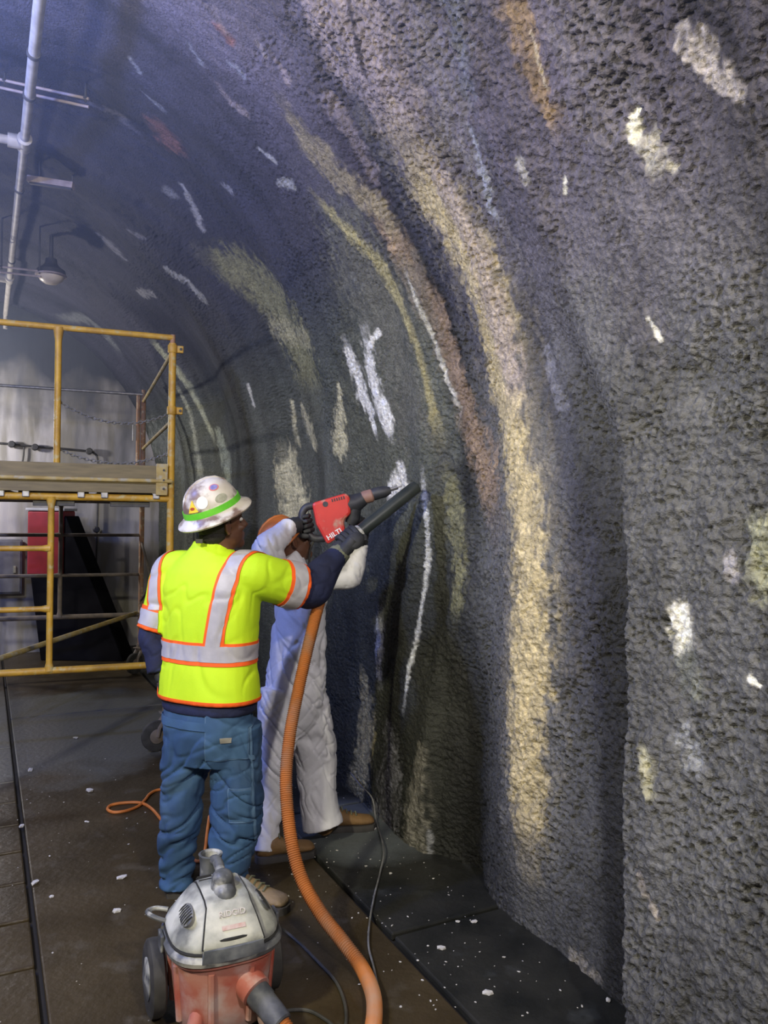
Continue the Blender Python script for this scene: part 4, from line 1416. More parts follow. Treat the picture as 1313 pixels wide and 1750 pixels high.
# ---------------------------------------------------------------- man in the lime vest
VX = (362 - W / 2) / FPX * 3.40
fv = Frame(VX, 3.40, math.radians(25))
man = thing('person', 'worker in lime reflective vest, blue jeans and stickered hard hat holding the vacuum wand', 'person', (VX, 3.40, 0))

hatc = P(366, 874, 3.37)
hup = Vector((-0.29, -0.34, 0.89)).normalized()
hfw = Vector((0.80, 0.58, 0.30))
headc = hatc - hup * 0.055 + Vector((0.012, 0.0, -0.012))
hdup = Vector((-0.16, -0.20, 0.96)).normalized()

SHr, ELr, WRr = fv.p(0.19, 0.03, 1.425), P(531, 1002, 3.53), P(577, 950, 3.66)
SHl, ELl, WRl = fv.p(-0.20, -0.01, 1.42), P(263, 1082, 3.44), P(271, 1150, 3.40)

body = MB()
q = head(body, headc, hdup, hfw, fv.p(0, -0.01, 1.48))
body.loft(torso_rings(fv, [(0.80, 0.16, 0.11, 0, 0), (0.95, 0.165, 0.115, 0, 0), (1.10, 0.155, 0.10, 0, 0), (1.30, 0.175, 0.105, 0, 0), (1.42, 0.16, 0.09, 0, 0), (1.48, 0.08, 0.06, 0, 0)]))
limb(body, [SHr, ELr, WRr], [0.055, 0.042, 0.030])
limb(body, [SHl, ELl, WRl], [0.055, 0.042, 0.030])
LEGL = [P(327, 1235, 3.42), P(315, 1330, 3.42), P(309, 1400, 3.42), P(303, 1462, 3.43), P(304, 1512, 3.44)]
LEGR = [P(403, 1235, 3.38), P(404, 1330, 3.38), P(402, 1400, 3.38), P(393, 1462, 3.37), P(389, 1508, 3.37)]
limb(body, LEGL, [0.08, 0.07, 0.05, 0.05, 0.04])
limb(body, LEGR, [0.08, 0.07, 0.05, 0.05, 0.04])
bo = link_world('body', fuse(body, 0.0065, 2), m_skin, man)
for s in (-1, 1):
    MB().ell(q(0.030 * s, 0.078, 0.012), (0.014, 0.012, 0.010), n=12).build('eye', m_eye, bo)
    MB().ell(q(0.030 * s, 0.0875, 0.012), (0.006, 0.004, 0.006), n=10).build('iris', m_dark, bo)
mb = MB()
mb.ell(q(0, -0.018, 0.028), (0.080, 0.094, 0.094), hdup.cross(hfw), hfw, hdup, 20, 12)
mb.ell(q(0, -0.040, -0.028), (0.066, 0.066, 0.052), hdup.cross(hfw), hfw, hdup, 20, 12)
mb.build('hair', m_hair, man)

# vest with short sleeves
vm = MB()
vm.loft(torso_rings(fv, [(0.882, 0.237, 0.158, 0, 0), (0.95, 0.234, 0.154, 0, 0), (1.05, 0.226, 0.147, 0, 0), (1.15, 0.224, 0.145, 0, 0), (1.26, 0.228, 0.146, 0, 0), (1.36, 0.232, 0.142, 0, 0), (1.43, 0.215, 0.125, 0, 0), (1.475, 0.17, 0.105, 0, 0), (1.51, 0.115, 0.085, 0, 0), (1.545, 0.082, 0.072, 0, 0.0), (1.565, 0.076, 0.068, 0, 0.0)]))
SLr = SHr.lerp(ELr, 0.80)
SLl = SHl.lerp(ELl, 0.96)
limb(vm, [fv.p(0.10, 0.0, 1.43), SHr, SHr.lerp(ELr, 0.45) - Vector((0, 0, 0.008)), SLr - Vector((0, 0, 0.012))], [0.088, 0.098, 0.100, 0.103], n=22)
limb(vm, [fv.p(-0.10, 0.0, 1.43), SHl, SHl.lerp(ELl, 0.5), SLl], [0.085, 0.085, 0.080, 0.080], n=22)
vest_me = fuse(vm, 0.0075, 6)
displace(vest_me, folds(0.010, 6, 6, 6, 21))
displace(vest_me, lambda c, n: -0.004 * np.exp(-((c[:, 2] - 1.09) / 0.05) ** 2))
vest_src = vest_me.copy()
vest = link_world('vest', vest_me, m_lime, man)


def vband(name, mat, planes, off):
    return link_world(name, patch(vest_src, planes, off, 0.002), mat, vest)


ax = fv.r
near_torso = [(fv.p(0.242, 0, 1), fv.r), (fv.p(-0.242, 0, 1), -fv.r)]
vband('orange_edging', m_orange, [((0, 0, 1.142), (0, 0, 1)), ((0, 0, 1.046), (0, 0, -1))] + near_torso, 0.002)
vband('reflective_band', m_refl, [((0, 0, 1.130), (0, 0, 1)), ((0, 0, 1.063), (0, 0, -1))] + near_torso, 0.0045)
vband('hem_binding', m_orange, [((0, 0, 0.899), (0, 0, 1))], 0.002)
for ctr, tl, hw in ((0.135, 0.17, 0.041), (-0.212, -0.10, 0.034)):
    nr = (fv.r - Vector((0, 0, 1)) * tl).normalized()
    mid = fv.p(ctr, 0, 1.27)
    lo_ = [((0, 0, 1.130), (0, 0, -1))]
    if ctr < 0:
        lo_ = [((0, 0, 1.26), (0, 0, -1)), (fv.p(0, 0.03, 0), fv.f)]
    vband('orange_edging', m_orange, [(mid + nr * hw, nr), (mid - nr * hw, -nr)] + lo_, 0.0025)
    vband('reflective_band', m_refl, [(mid + nr * (hw - 0.012), nr), (mid - nr * (hw - 0.012), -nr)] + lo_, 0.005)
for S_, E_, Lc in ((SHr, ELr, SLr), (SHl, ELl, SLl)):
    d = (E_ - S_).normalized()
    end = Lc + d * 0.0
    lat = fv.r if S_ is SHr else -fv.r
    arm = [(fv.p(0, 0, 0) + lat * (0.16 if S_ is SHr else 0.19), -lat)]
    vband('orange_edging', m_orange, [(end - d * 0.100, -d)] + arm, 0.002)
    vband('reflective_band', m_refl, [(end - d * 0.083, -d), (end - d * 0.017, d)] + arm, 0.005)
MB().box(P(341, 925, 3.30), (0.030, 0.012, 0.018)).build('neck_tag', m_dark, vest, smooth=False, bevel=0.002)

# navy sweatshirt: hem below the vest and the long sleeves
sm = MB()
sm.loft(torso_rings(fv, [(0.832, 0.212, 0.146, 0, 0), (0.845, 0.219, 0.149, 0, 0), (0.875, 0.216, 0.144, 0, 0), (0.92, 0.19, 0.12, 0, 0), (1.2, 0.17, 0.10, 0, 0), (1.4, 0.15, 0.09, 0, 0)]))
limb(sm, [fv.p(0.10, 0, 1.40), SHr, SHr.lerp(ELr, 0.7), ELr + Vector((0.0, 0, -0.01)), ELr.lerp(WRr, 0.5), WRr], [0.07, 0.085, 0.088, 0.092, 0.074, 0.054], n=20)
limb(sm, [fv.p(-0.10, 0, 1.40), SHl, ELl, ELl.lerp(WRl, 0.5), WRl], [0.06, 0.065, 0.064, 0.055, 0.048], n=20)
me = fuse(sm, 0.007, 4)
displace(me, folds(0.009, 8, 8, 12, 33))
link_world('sweatshirt', me, m_navy, man)

# jeans
jm = MB()
jm.loft(torso_rings(fv, [(0.60, 0.165, 0.125, 0.0, 0), (0.66, 0.19, 0.14, 0.0, 0), (0.74, 0.203, 0.148, 0.0, 0), (0.80, 0.200, 0.142, 0, 0), (0.86, 0.196, 0.132, 0, 0)]))
limb(jm, LEGL, [0.115, 0.102, 0.090, 0.078, 0.074], n=22)
limb(jm, LEGR, [0.120, 0.116, 0.108, 0.098, 0.092], n=22)
me = fuse(jm, 0.0065, 4)


def jfold(c, n):
    z = c[:, 2]
    bunch = np.interp(z, [0.05, 0.15, 0.35, 0.55, 0.7, 0.85], [1.5, 1.6, 1.15, 1.0, 0.8, 0.35])
    w = 0.5 * noise3(c[:, 0] * 6, c[:, 1] * 6, z * 6, 43)
    sl = np.interp(z, [0.1, 0.35, 0.6, 0.8], [3, 10, 16, 8])
    a = noise3(c[:, 0] * 4 + w, c[:, 1] * 4, z * 13 + np.abs(c[:, 0] - VX - 0.01) * sl + w, 41)
    b = noise3(c[:, 0] * 7 + w, c[:, 1] * 7, z * 24 - c[:, 0] * 9 + w, 47)
    d = noise3(c[:, 0] * 4, c[:, 1] * 4, z * 5, 49)
    return 0.0110 * bunch * (1 - n[:, 2] ** 2) * (crease(a, 0.14) + 0.5 * crease(b, 0.16) + 0.45 * a + 0.35) + 0.010 * d


displace(me, jfold)
jsrc = me.copy()
jeans = link_world('jeans', me, m_jean, man)


def zpx(py, Y):
    return P(360, py, Y).z


def jpatch(name, mat, x0, x1, y0, y1, Y, off, tilt=0.0):
    a, b = P(x0, (y0 + y1) / 2, Y), P(x1, (y0 + y1) / 2, Y)
    t = P((x0 + x1) / 2, y0, Y)
    u = P((x0 + x1) / 2, y1, Y)
    return link_world(name, patch(jsrc, [(b, (1, 0, tilt)), (a, (-1, 0, -tilt)), (t, (tilt, 0, 1)), (u, (-tilt, 0, -1)), ((0, Y, 0), (0, 1, 0))], off, 0.002), mat, jeans)


jpatch('back_pocket', m_stitch, 361, 430, 1209, 1287, 3.36, 0.002)
jpatch('back_pocket', m_jean2, 363, 428, 1211, 1285, 3.36, 0.0045)
jpatch('leather_label', pm('label_patch', (0.33, 0.32, 0.27)), 386, 403, 1247, 1255, 3.36, 0.008)
jpatch('cargo_pocket', m_stitch, 399, 436, 1332, 1391, 3.38, 0.003, 0.06)
jpatch('cargo_pocket', m_jean2, 401, 434, 1336, 1389, 3.38, 0.0055, 0.06)
jpatch('side_seam', m_stitch, 437, 440, 1215, 1480, 3.40, 0.003, 0.05)
jpatch('hammer_loop', m_stitch, 404, 438, 1276, 1284, 3.38, 0.004, 0.25)
jpatch('waistband', m_jean2, 285, 460, 1200, 1213, 3.60, 0.004)
boot(man, (P(389, 1540, 3.36).x + 0.005, 3.40, 0.0), (0.80, -0.34), m_boot, ankle=LEGR[-1] + Vector((0, 0, 0.02)))
boot(man, (P(301, 1540, 3.44).x, 3.40, 0.0), (-0.10, 0.95), m_boot, ankle=LEGL[-1] + Vector((0, 0, 0.02)))

hat, dm = hard_hat(man, hatc, hup, hfw, 0.112, 0.128, 0.150, 0.038, m_hat, m_grn)


def on_hat(px, py):
    """dome angles of the hat spot facing a pixel"""
    best = None
    for i in range(120):
        for j in range(1, 40):
            az, el = 2 * math.pi * i / 120, (math.pi / 2) * j / 40
            w = dm(az, el)
            if w.y > hatc.y - 0.01:
                continue
            x = W / 2 + FPX * ((w.x * R_.x + (w.z - CAMH) * R_.z) / w.y)
            y = H / 2 - FPX * ((w.x * U_.x + (w.z - CAMH) * U_.z) / w.y)
            d = (x - px) ** 2 + (y - py) ** 2
            if best is None or d < best[0]:
                best = (d, az, el)
    return best[1], best[2]


a_, e_ = on_hat(365, 832)
sticker(hat, dm, a_, e_, 0.17, 0.12, pm('pink_ring', (0.75, 0.25, 0.24)), 'round_sticker', off=0.0012)
sticker(hat, dm, a_, e_, 0.13, 0.09, pm('violet_sticker', (0.16, 0.15, 0.42), (0.3, 0.3, 0.55), scale=60), 'round_sticker', off=0.002)
a_, e_ = on_hat(345, 859)
sticker(hat, dm, a_, e_, 0.19, 0.18, m_white, 'round_sticker')
a_, e_ = on_hat(378, 850)
sticker(hat, dm, a_, e_, 0.22, 0.12, pm('grey_sticker', (0.40, 0.40, 0.32), (0.3, 0.31, 0.24), scale=60), 'oval_sticker')
a_, e_ = on_hat(330, 868)
sticker(hat, dm, a_, e_, 0.20, 0.19, pm('yellow_sticker', (0.85, 0.62, 0.04)), 'triangle_sticker', 'tri', off=0.003)
sticker(hat, dm, a_, e_ - 0.03, 0.09, 0.04, pm('red_mark', (0.40, 0.06, 0.02)), 'triangle_mark', 'disc', off=0.0042)

# gloves
WA, WB = P(598, 922, 3.70), P(712, 832, 3.86)          # vacuum wand axis
wdir = (WB - WA).normalized()
GC = WA + wdir * 0.0
grip_glove(GC, wdir, (GC - WRr), 0.034, 'glove', m_glove, man, thumb_sign=1, scale=1.12, palm_len=0.066)
MB().tube([WRr - (WRr - ELr).normalized() * 0.012, WRr + (WRr - ELr).normalized() * 0.03], [0.054, 0.050], n=18).build('glove_cuff', m_cuff, man)
MB().tube([WRr + (WRr - ELr).normalized() * 0.02, WRr.lerp(GC, 0.45), GC - (GC - WRr).normalized() * 0.05], [0.047, 0.044, 0.040], n=14).build('glove_gauntlet', m_glove, man)
open_glove(WRl + Vector((0.008, 0, -0.01)), (0.14, 0.02, -1), (0.8, 0.4, 0), -1, 'glove', m_glove, man)

# ---------------------------------------------------------------- man in the white coverall
WX, WY = P(505, 1200, 3.98).x, 3.98
fw = Frame(WX, WY, math.radians(56))
wm = thing('person', 'worker in white coverall and orange hard hat chipping the wall with a hammer', 'person', (WX, WY, 0))
hd = P(497, 925, 4.0)
wup = Vector((-0.30, -0.14, 0.94)).normalized()
wfw = Vector((0.82, 0.40, 0.42))
sR, eR, wR = P(474, 990, 3.86), P(455, 938, 3.74), P(496, 899, 3.90)
sL, eL, wL = P(535, 992, 4.08), P(601, 985, 4.10), P(617, 928, 4.10)
lgR = [P(523, 1215, 4.00), P(540, 1290, 4.03), P(541, 1335, 4.02), P(546, 1380, 4.01), P(553, 1412, 4.0)]
lgL = [P(480, 1215, 3.92), P(468, 1300, 3.87), P(462, 1350, 3.85), P(455, 1410, 3.82), P(450, 1450, 3.80)]
b2 = MB()
q = head(b2, hd, wup, wfw, fw.p(-0.01, 0.0, 1.37))
tz = [(0.56, 0.10, 0.10, 0, 0), (0.64, 0.145, 0.125, 0, 0), (0.72, 0.165, 0.14, 0, 0), (0.80, 0.172, 0.145, 0, 0), (0.95, 0.16, 0.125, 0, 0.01), (1.12, 0.165, 0.12, 0, 0.02), (1.26, 0.175, 0.115, 0, 0.02), (1.34, 0.14, 0.09, 0, 0.01), (1.40, 0.07, 0.06, 0, 0)]
b2.loft(torso_rings(fw, [(z, a * 0.85, b * 0.85, c, d) for z, a, b, c, d in tz]))
for pts in ([sR, eR, wR], [sL, eL, wL]):
    limb(b2, pts, [0.05, 0.04, 0.03])
for pts in (lgR, lgL):
    limb(b2, pts, [0.08, 0.07, 0.05, 0.045, 0.04])
bo2 = link_world('body', fuse(b2, 0.0065, 2), m_skin, wm)
for s in (-1, 1):
    MB().ell(q(0.030 * s, 0.078, 0.012), (0.014, 0.012, 0.010), n=12).build('eye', m_eye, bo2)
    MB().ell(q(0.030 * s, 0.0875, 0.012), (0.006, 0.004, 0.006), n=10).build('iris', m_dark, bo2)
cm = MB()
cm.loft(torso_rings(fw, tz, sq=2.2))
limb(cm, [fw.p(0.06, 0, 1.25), sR, sR.lerp(eR, 0.6), eR, eR.lerp(wR, 0.5), wR], [0.09, 0.088, 0.076, 0.070, 0.058, 0.048], n=20)
limb(cm, [fw.p(-0.06, 0, 1.24), sL, sL.lerp(eL, 0.55), eL, eL.lerp(wL, 0.5), wL], [0.085, 0.078, 0.064, 0.060, 0.050, 0.042], n=20)
limb(cm, [P(520, 1180, 3.99)] + lgR, [0.12, 0.125, 0.108, 0.100, 0.098, 0.108], n=22)
limb(cm, [P(486, 1180, 3.94)] + lgL, [0.12, 0.115, 0.092, 0.078, 0.070, 0.076], n=22)
cm.tube([fw.p(-0.01, -0.02, 1.34), hd - wup * 0.10 - wfw * 0.04, hd - wup * 0.055 - wfw * 0.055], [0.10, 0.085, 0.075], n=18)
me = fuse(cm, 0.0065, 4)


def wfold(c, n):
    z = c[:, 2]
    bunch = np.interp(z, [0.05, 0.2, 0.5, 0.8, 1.1, 1.4], [1.3, 1.0, 1.1, 1.2, 1.2, 0.8])
    w = 0.5 * noise3(c[:, 0] * 6, c[:, 1] * 6, z * 6, 63)
    a = noise3(c[:, 0] * 5 + w, c[:, 1] * 5, z * 9 + c[:, 0] * 12 + w, 61)
    b = noise3(c[:, 0] * 9 + w, c[:, 1] * 9, z * 19 + c[:, 0] * 26 + w, 67)
    e = noise3(c[:, 0] * 8, c[:, 1] * 8, z * 16 - c[:, 0] * 20 + w, 73)
    return 0.0115 * bunch * (1 - n[:, 2] ** 2) * sstep(0.09, 0.17, z) * (crease(a, 0.14) + 0.45 * crease(b, 0.13) + 0.3 * crease(e, 0.12) + 0.5 * a + 0.4)


displace(me, wfold)
link_world('coverall', me, m_suit, wm)
fR, fL = floorP(556, 1425), floorP(449, 1476)
boot(wm, (fR.x - 0.02, fR.y + 0.02, 0.004), (0.92, 0.20), m_boot2, ankle=lgR[-1])
boot(wm, (fL.x - 0.03, fL.y + 0.02, 0.0), (0.86, 0.30), m_boot2, ankle=lgL[-1])
hat2, dm2 = hard_hat(wm, hd + wup * 0.030 - wfw * 0.045, (wup - wfw * 0.42), wfw, 0.102, 0.116, 0.118, 0.014, m_hat2)
MB().tube([dm2(t, 0.02, 0.004) for t in (math.pi * (0.75 + 1.5 * k / 14) for k in range(15))], 0.012, n=8, flat=1.0).build('suspension_strap', pm('grey_strap', (0.33, 0.33, 0.26)), hat2)
for k_ in (0.9, 1.15):
    MB().tube([dm2(math.pi * (k_ + 0.02 * t), 0.05 + 0.12 * t, 0.004) for t in range(3)], 0.006, n=6).build('strap_clip', m_white, hat2)

# ------------------------------------------------------------------ chipping hammer
m_hred = pm('tool_red', (0.62, 0.045, 0.035), (0.52, 0.035, 0.03), rough=0.45, scale=9, c3=(0.42, 0.26, 0.19), scale3=14, lo3=0.55, hi3=0.68)
m_tool = pm('tool_black', (0.022, 0.024, 0.032), (0.045, 0.047, 0.055), rough=0.55, scale=20)
m_steel = pm('steel', (0.35, 0.35, 0.36), (0.25, 0.25, 0.26), rough=0.4, metal=0.8, scale=20)
uT, sT = wall_hit(690, 829)
HT = P(686, 831, 3.985)
HB = P(520, 872, 3.95)
hx = (HT - HB).normalized()
hz = Vector((0, 0, 1))
hz = (hz - hx * hz.dot(hx)).normalized()
hy = hz.cross(hx)
ham = thing('chipping_hammer', 'red and black electric chipping hammer held against the wall', 'hammer', P(570, 900, 3.97))


def hp(x, z, y=0.0):
    return P(570, 868, 3.97) + hx * x + hz * z + hy * y


def slabpoly(poly, w, mat, name, parent, bevel=0.008):
    mb_ = MB()
    n = len(poly)
    mb_.v = [hp(x, z, y) for y in (-w / 2, w / 2) for x, z in poly]
    mb_.f = [tuple(range(n)), tuple(range(2 * n - 1, n - 1, -1))] + [(i, i + n, (i + 1) % n + n, (i + 1) % n) for i in range(n)]
    return mb_.build(name, mat, parent, smooth=False, bevel=bevel)


hb = slabpoly([(-0.10, 0.050), (0.082, 0.058), (0.095, 0.03), (0.080, -0.05), (0.035, -0.075), (0.030, -0.135), (-0.075, -0.175), (-0.105, -0.06)], 0.10, m_hred, 'motor_housing', ham, 0.016)
for k in range(6):
    slabpoly([(0.0 + 0.012 * k, 0.030), (0.006 + 0.012 * k, 0.030), (0.006 + 0.012 * k, 0.046), (0.0 + 0.012 * k, 0.046)], 0.104, m_tool, 'vent_slot', hb, 0.0)
MB().lathe(hp(-0.035, 0.028, -0.052), hy, [(0.014, 0.0), (0.014, 0.006)], n=14).build('brush_cap', m_tool, hb)
gear = MB()
gear.tube([hp(0.075, 0.0), hp(0.115, -0.005), hp(0.16, 0.01)], [0.050, 0.048, 0.036], n=16)
gear.tube([hp(0.10, -0.02), hp(0.085, -0.075), hp(0.06, -0.10)], [0.040, 0.036, 0.026], n=12)
gear.build('gear_case', m_tool, ham)
MB().lathe(hp(0.155, 0.014), hx, [(0.030, 0), (0.034, 0.01), (0.034, 0.05), (0.026, 0.06)], n=18).build('copper_collar', pm('collar', (0.30, 0.17, 0.13), (0.2, 0.12, 0.1)), ham)
MB().lathe(hp(0.205, 0.018), hx, [(0.026, 0), (0.032, 0.012), (0.030, 0.07), (0.022, 0.09), (0.018, 0.10)], n=18).build('chuck', m_tool, ham)
tipd = (HT - hp(0.29, 0.02))
ch = MB()
ch.tube([hp(0.28, 0.019), hp(0.29, 0.02) + tipd * 0.75], 0.010, n=8)
ch.build('chisel', m_steel, ham)
MB().box(hp(0.29, 0.02) + tipd * 0.88, (tipd.length * 0.30, 0.034, 0.009), tipd, hy, tipd.cross(hy)).build('chisel_blade', m_steel, ham, smooth=False, bevel=0.002)
# D handle at the rear
mb = MB()
mb.tube(catmull([hp(-0.095, 0.035), hp(-0.135, 0.035), hp(-0.165, 0.0), hp(-0.165, -0.07), hp(-0.135, -0.125), hp(-0.08, -0.14)], 5), 0.019, n=12)
mb.build('rear_handle', m_tool, ham)
MB().box(hp(-0.148, -0.03), (0.016, 0.022, 0.045), hx, hy, hz).build('trigger', m_hred, ham, smooth=False, bevel=0.004)
SHA = hp(0.135, 0.0)
hnd = wL + Vector((-0.028, -0.005, 0.075))
MB().tube([SHA, SHA.lerp(hnd, 0.6), hnd + (hnd - SHA).normalized() * 0.05], [0.015, 0.017, 0.018], n=12).build('side_handle', m_tool, ham)
MB().tube(catmull([hp(-0.13, -0.13), hp(-0.17, -0.19), hp(-0.20, -0.30, -0.02), hp(-0.21, -0.42, 0.0)], 5), 0.0055, n=8).build('power_cord', m_rub, ham)


def lettering(txt, size, origin, X, Yv, mat, parent, name, ext=0.0006):
    cu = bpy.data.curves.new('txt', 'FONT')
    cu.body = txt
    cu.size = size
    cu.align_x = 'CENTER'
    cu.align_y = 'CENTER'
    cu.extrude = ext
    cu.offset = size * 0.02
    o_ = bpy.data.objects.new('txt', cu)
    COL.objects.link(o_)
    dg = bpy.context.evaluated_depsgraph_get()
    dg.update()
    me_ = bpy.data.meshes.new_from_object(o_.evaluated_get(dg))
    bpy.data.objects.remove(o_)
    X, Yv = Vector(X).normalized(), Vector(Yv).normalized()
    Z = X.cross(Yv)
    M = Matrix(((X.x, Yv.x, Z.x, origin.x), (X.y, Yv.y, Z.y, origin.y), (X.z, Yv.z, Z.z, origin.z), (0, 0, 0, 1)))
    me_.transform(M)
    return link_world(name, me_, mat, parent, smooth=False)


lettering('HILTI', 0.036, hp(-0.028, -0.130, -0.0512), hx * math.cos(0.30) + hz * math.sin(0.30), hz * math.cos(0.30) - hx * math.sin(0.30), m_white, hb, 'maker_lettering')
# his gloves on the handles
grip_glove(hp(-0.162, -0.045), -hz, (hp(-0.162, -0.045) - wR), 0.021, 'glove', m_glove, wm, thumb_sign=-1, scale=1.08, palm_len=0.085)
MB().tube([wR - (wR - eR).normalized() * 0.01, wR.lerp(hp(-0.162, -0.045), 0.55)], [0.046, 0.040], n=14).build('glove_cuff', m_glove, wm)
gl = SHA.lerp(hnd, 0.85)
grip_glove(gl, (SHA - hnd), (gl - wL), 0.019, 'glove', m_glove, wm, thumb_sign=-1, scale=1.05, palm_len=0.075)
MB().tube([wL - (wL - eL).normalized() * 0.01, wL.lerp(gl, 0.6)], [0.042, 0.036], n=14).build('glove_cuff', m_glove, wm)

# ------------------------------------------------------------------ vacuum cleaner
m_lid = pm('dusty_grey_plastic', (0.10, 0.105, 0.10), (0.30, 0.31, 0.27), rough=0.7, scale=12, lo=0.32, hi=0.62, c3=(0.56, 0.56, 0.48), scale3=9, lo3=0.40, hi3=0.62)
m_lidg = pm('grey_plastic', (0.055, 0.06, 0.065), (0.13, 0.135, 0.135), rough=0.5, scale=18, c3=(0.42, 0.42, 0.37), scale3=14, lo3=0.50, hi3=0.66)
m_drum = pm('dusty_red_plastic', (0.34, 0.065, 0.04), (0.42, 0.19, 0.14), rough=0.6, scale=8, lo=0.35, hi=0.62, c3=(0.46, 0.33, 0.29), scale3=10, lo3=0.48, hi3=0.66)
m_slit = pm('vent_dark', (0.02, 0.02, 0.018), rough=0.9)
m_hose = pm('orange_hose', (0.50, 0.18, 0.042), (0.40, 0.145, 0.038), rough=0.55, scale=7, c3=(0.36, 0.19, 0.10), scale3=9, lo3=0.5, hi3=0.7)
VC = Vector((P(377, 1650, 2.60).x, 2.60, 0))
vf = Vector((0.42, -0.907, 0)).normalized()          # front of the machine
vr = Vector((vf.y, -vf.x, 0)) * -1                   # its left-to-right on the picture
vac = thing('shop_vacuum', 'dusty wet-dry vacuum with red drum, grey lid and side wheels', 'vacuum', VC)


def vp(x, f, z):
    return VC + vr * x + vf * f + Vector((0, 0, z))


def vring(rx, rf, z, n=48, e=3.0, df=0.0):
    out = []
    for j in range(n):
        t = 2 * math.pi * j / n
        c, s = math.cos(t), math.sin(t)
        k = (abs(c) ** e + abs(s) ** e) ** (-1 / e)
        out.append(vp(rx * c * k, df + rf * s * k, z))
    return out


mb = MB()
mb.loft([vring(0.135, 0.135, 0.040), vring(0.142, 0.142, 0.048), vring(0.150, 0.150, 0.12), vring(0.158, 0.158, 0.22), vring(0.163, 0.163, 0.262), vring(0.176, 0.176, 0.270), vring(0.176, 0.176, 0.282), vring(0.158, 0.158, 0.284)])
drum = mb.build('drum', m_drum, vac)
for k in range(8):        # ribs of the drum
    t = math.pi / 8 + k * math.pi / 4
    cc, ss_ = math.cos(t), math.sin(t)
    kk = (abs(cc) ** 3 + abs(ss_) ** 3) ** (-1 / 3)
    MB().tube([vp(0.147 * cc * kk, 0.147 * ss_ * kk, 0.07), vp(0.160 * cc * kk, 0.160 * ss_ * kk, 0.25)], 0.012, n=8).build('drum_rib', m_drum, drum)
# rim of the lid
mb = MB()
mb.loft([vring(0.172, 0.172, 0.280), vring(0.186, 0.186, 0.284), vring(0.190, 0.190, 0.298), vring(0.184, 0.184, 0.310), vring(0.176, 0.176, 0.314)])
mb.build('lid_rim', m_lidg, vac)
mb = MB()
mb.loft([vring(0.172, 0.172, 0.312), vring(0.176, 0.174, 0.330), vring(0.170, 0.168, 0.344), vring(0.140, 0.140, 0.385, e=2.8, df=-0.005), vring(0.108, 0.118, 0.420, e=2.6, df=-0.012), vring(0.085, 0.100, 0.434, e=2.6, df=-0.014), vring(0.05, 0.06, 0.438, e=2.4, df=-0.014)])
lid = mb.build('lid', m_lid, vac)


def lid_z(f):
    return float(np.interp(abs(f), [0.0, 0.085, 0.105, 0.138, 0.168, 0.178], [0.438, 0.434, 0.420, 0.385, 0.344, 0.330]))


# raised middle spine running front to back
fs_ = [-0.165, -0.14, -0.11, -0.07, 0.0, 0.07, 0.10, 0.135, 0.165, 0.176]
rings = []
for f in fs_:
    z = lid_z(f) + 0.010
    w = 0.070 if f < 0.1 else 0.070 + (f - 0.1) * 0.35
    ring = [vp(-w, f, z - 0.03), vp(-w, f, z - 0.002), vp(-w + 0.008, f, z + 0.002), vp(0, f, z + 0.005), vp(w - 0.008, f, z + 0.002), vp(w, f, z - 0.002), vp(w, f, z - 0.03)]
    rings.append(ring)
MB().loft(rings).build('lid_spine', m_lid, vac)
# dark front skirt below the logo
mb = MB()
mb.loft([[vp(x, 0.172 + 0.010 * (1 - (x / 0.1) ** 2), 0.282) for x in (-0.098, -0.05, 0, 0.05, 0.098)] + [vp(x, 0.15, 0.282) for x in (0.098, -0.098)],
         [vp(x, 0.182 + 0.012 * (1 - (x / 0.1) ** 2), 0.300) for x in (-0.100, -0.05, 0, 0.05, 0.100)] + [vp(x, 0.15, 0.300) for x in (0.100, -0.100)],
         [vp(x, 0.178 + 0.010 * (1 - (x / 0.1) ** 2), 0.336) for x in (-0.094, -0.05, 0, 0.05, 0.094)] + [vp(x, 0.15, 0.336) for x in (0.094, -0.094)]])
mb.build('front_skirt', pm('slate_plastic', (0.075, 0.085, 0.10), (0.16, 0.17, 0.18), rough=0.6, scale=22), vac)
sk = MB().tube(catmull([vp(x, 0.170 - 2.2 * x * x, 0.3475 + 0.006 - 1.0 * x * x) for x in (-0.075, -0.04, 0.0, 0.04, 0.075)], 4), [0.002] + [0.0055] * 15 + [0.002], n=8).build('skirt_slot', m_slit, vac)
mb = MB()
mb.loft([vring(0.1775, 0.1775, 0.3135), vring(0.1800, 0.1795, 0.318), vring(0.1775, 0.1765, 0.3225)])
mb.build('lid_seal', m_slit, vac)
for sx in (-1, 1):
    gp = [vp(sx * ((0.0715 if f < 0.1 else 0.0715 + (f - 0.1) * 0.35)), f, lid_z(f) + 0.0045) for f in fs_[1:]]
    MB().tube(gp, 0.0032, n=6).build('spine_groove', m_slit, lid)
for sx in (-1, 1):
    cv = vp(0.125 * sx, 0.045, 0.396)
    nv = (vr * (0.78 * sx) + vf * 0.05 + Vector((0, 0, 0.62))).normalized()
    tv = vf
    MB().ell(cv, (0.062, 0.030, 0.006), tv, nv.cross(tv), nv, 20, 7).build('vent_recess', m_lidg, lid)
    for k in range(7):
        fk_ = -0.045 + 0.0145 * k
        hw_ = 0.024 * math.sqrt(max(1 - (fk_ / 0.062) ** 2, 0.05))
        e0, e1 = cv + tv * fk_ - nv.cross(tv) * hw_ + nv * 0.004, cv + tv * (fk_ + 0.012) + nv.cross(tv) * hw_ + nv * 0.004
        MB().tube([e0, e0.lerp(e1, 0.5) + nv * 0.002, e1], [0.0018, 0.0032, 0.0018], n=6).build('vent_slit', m_slit, lid)
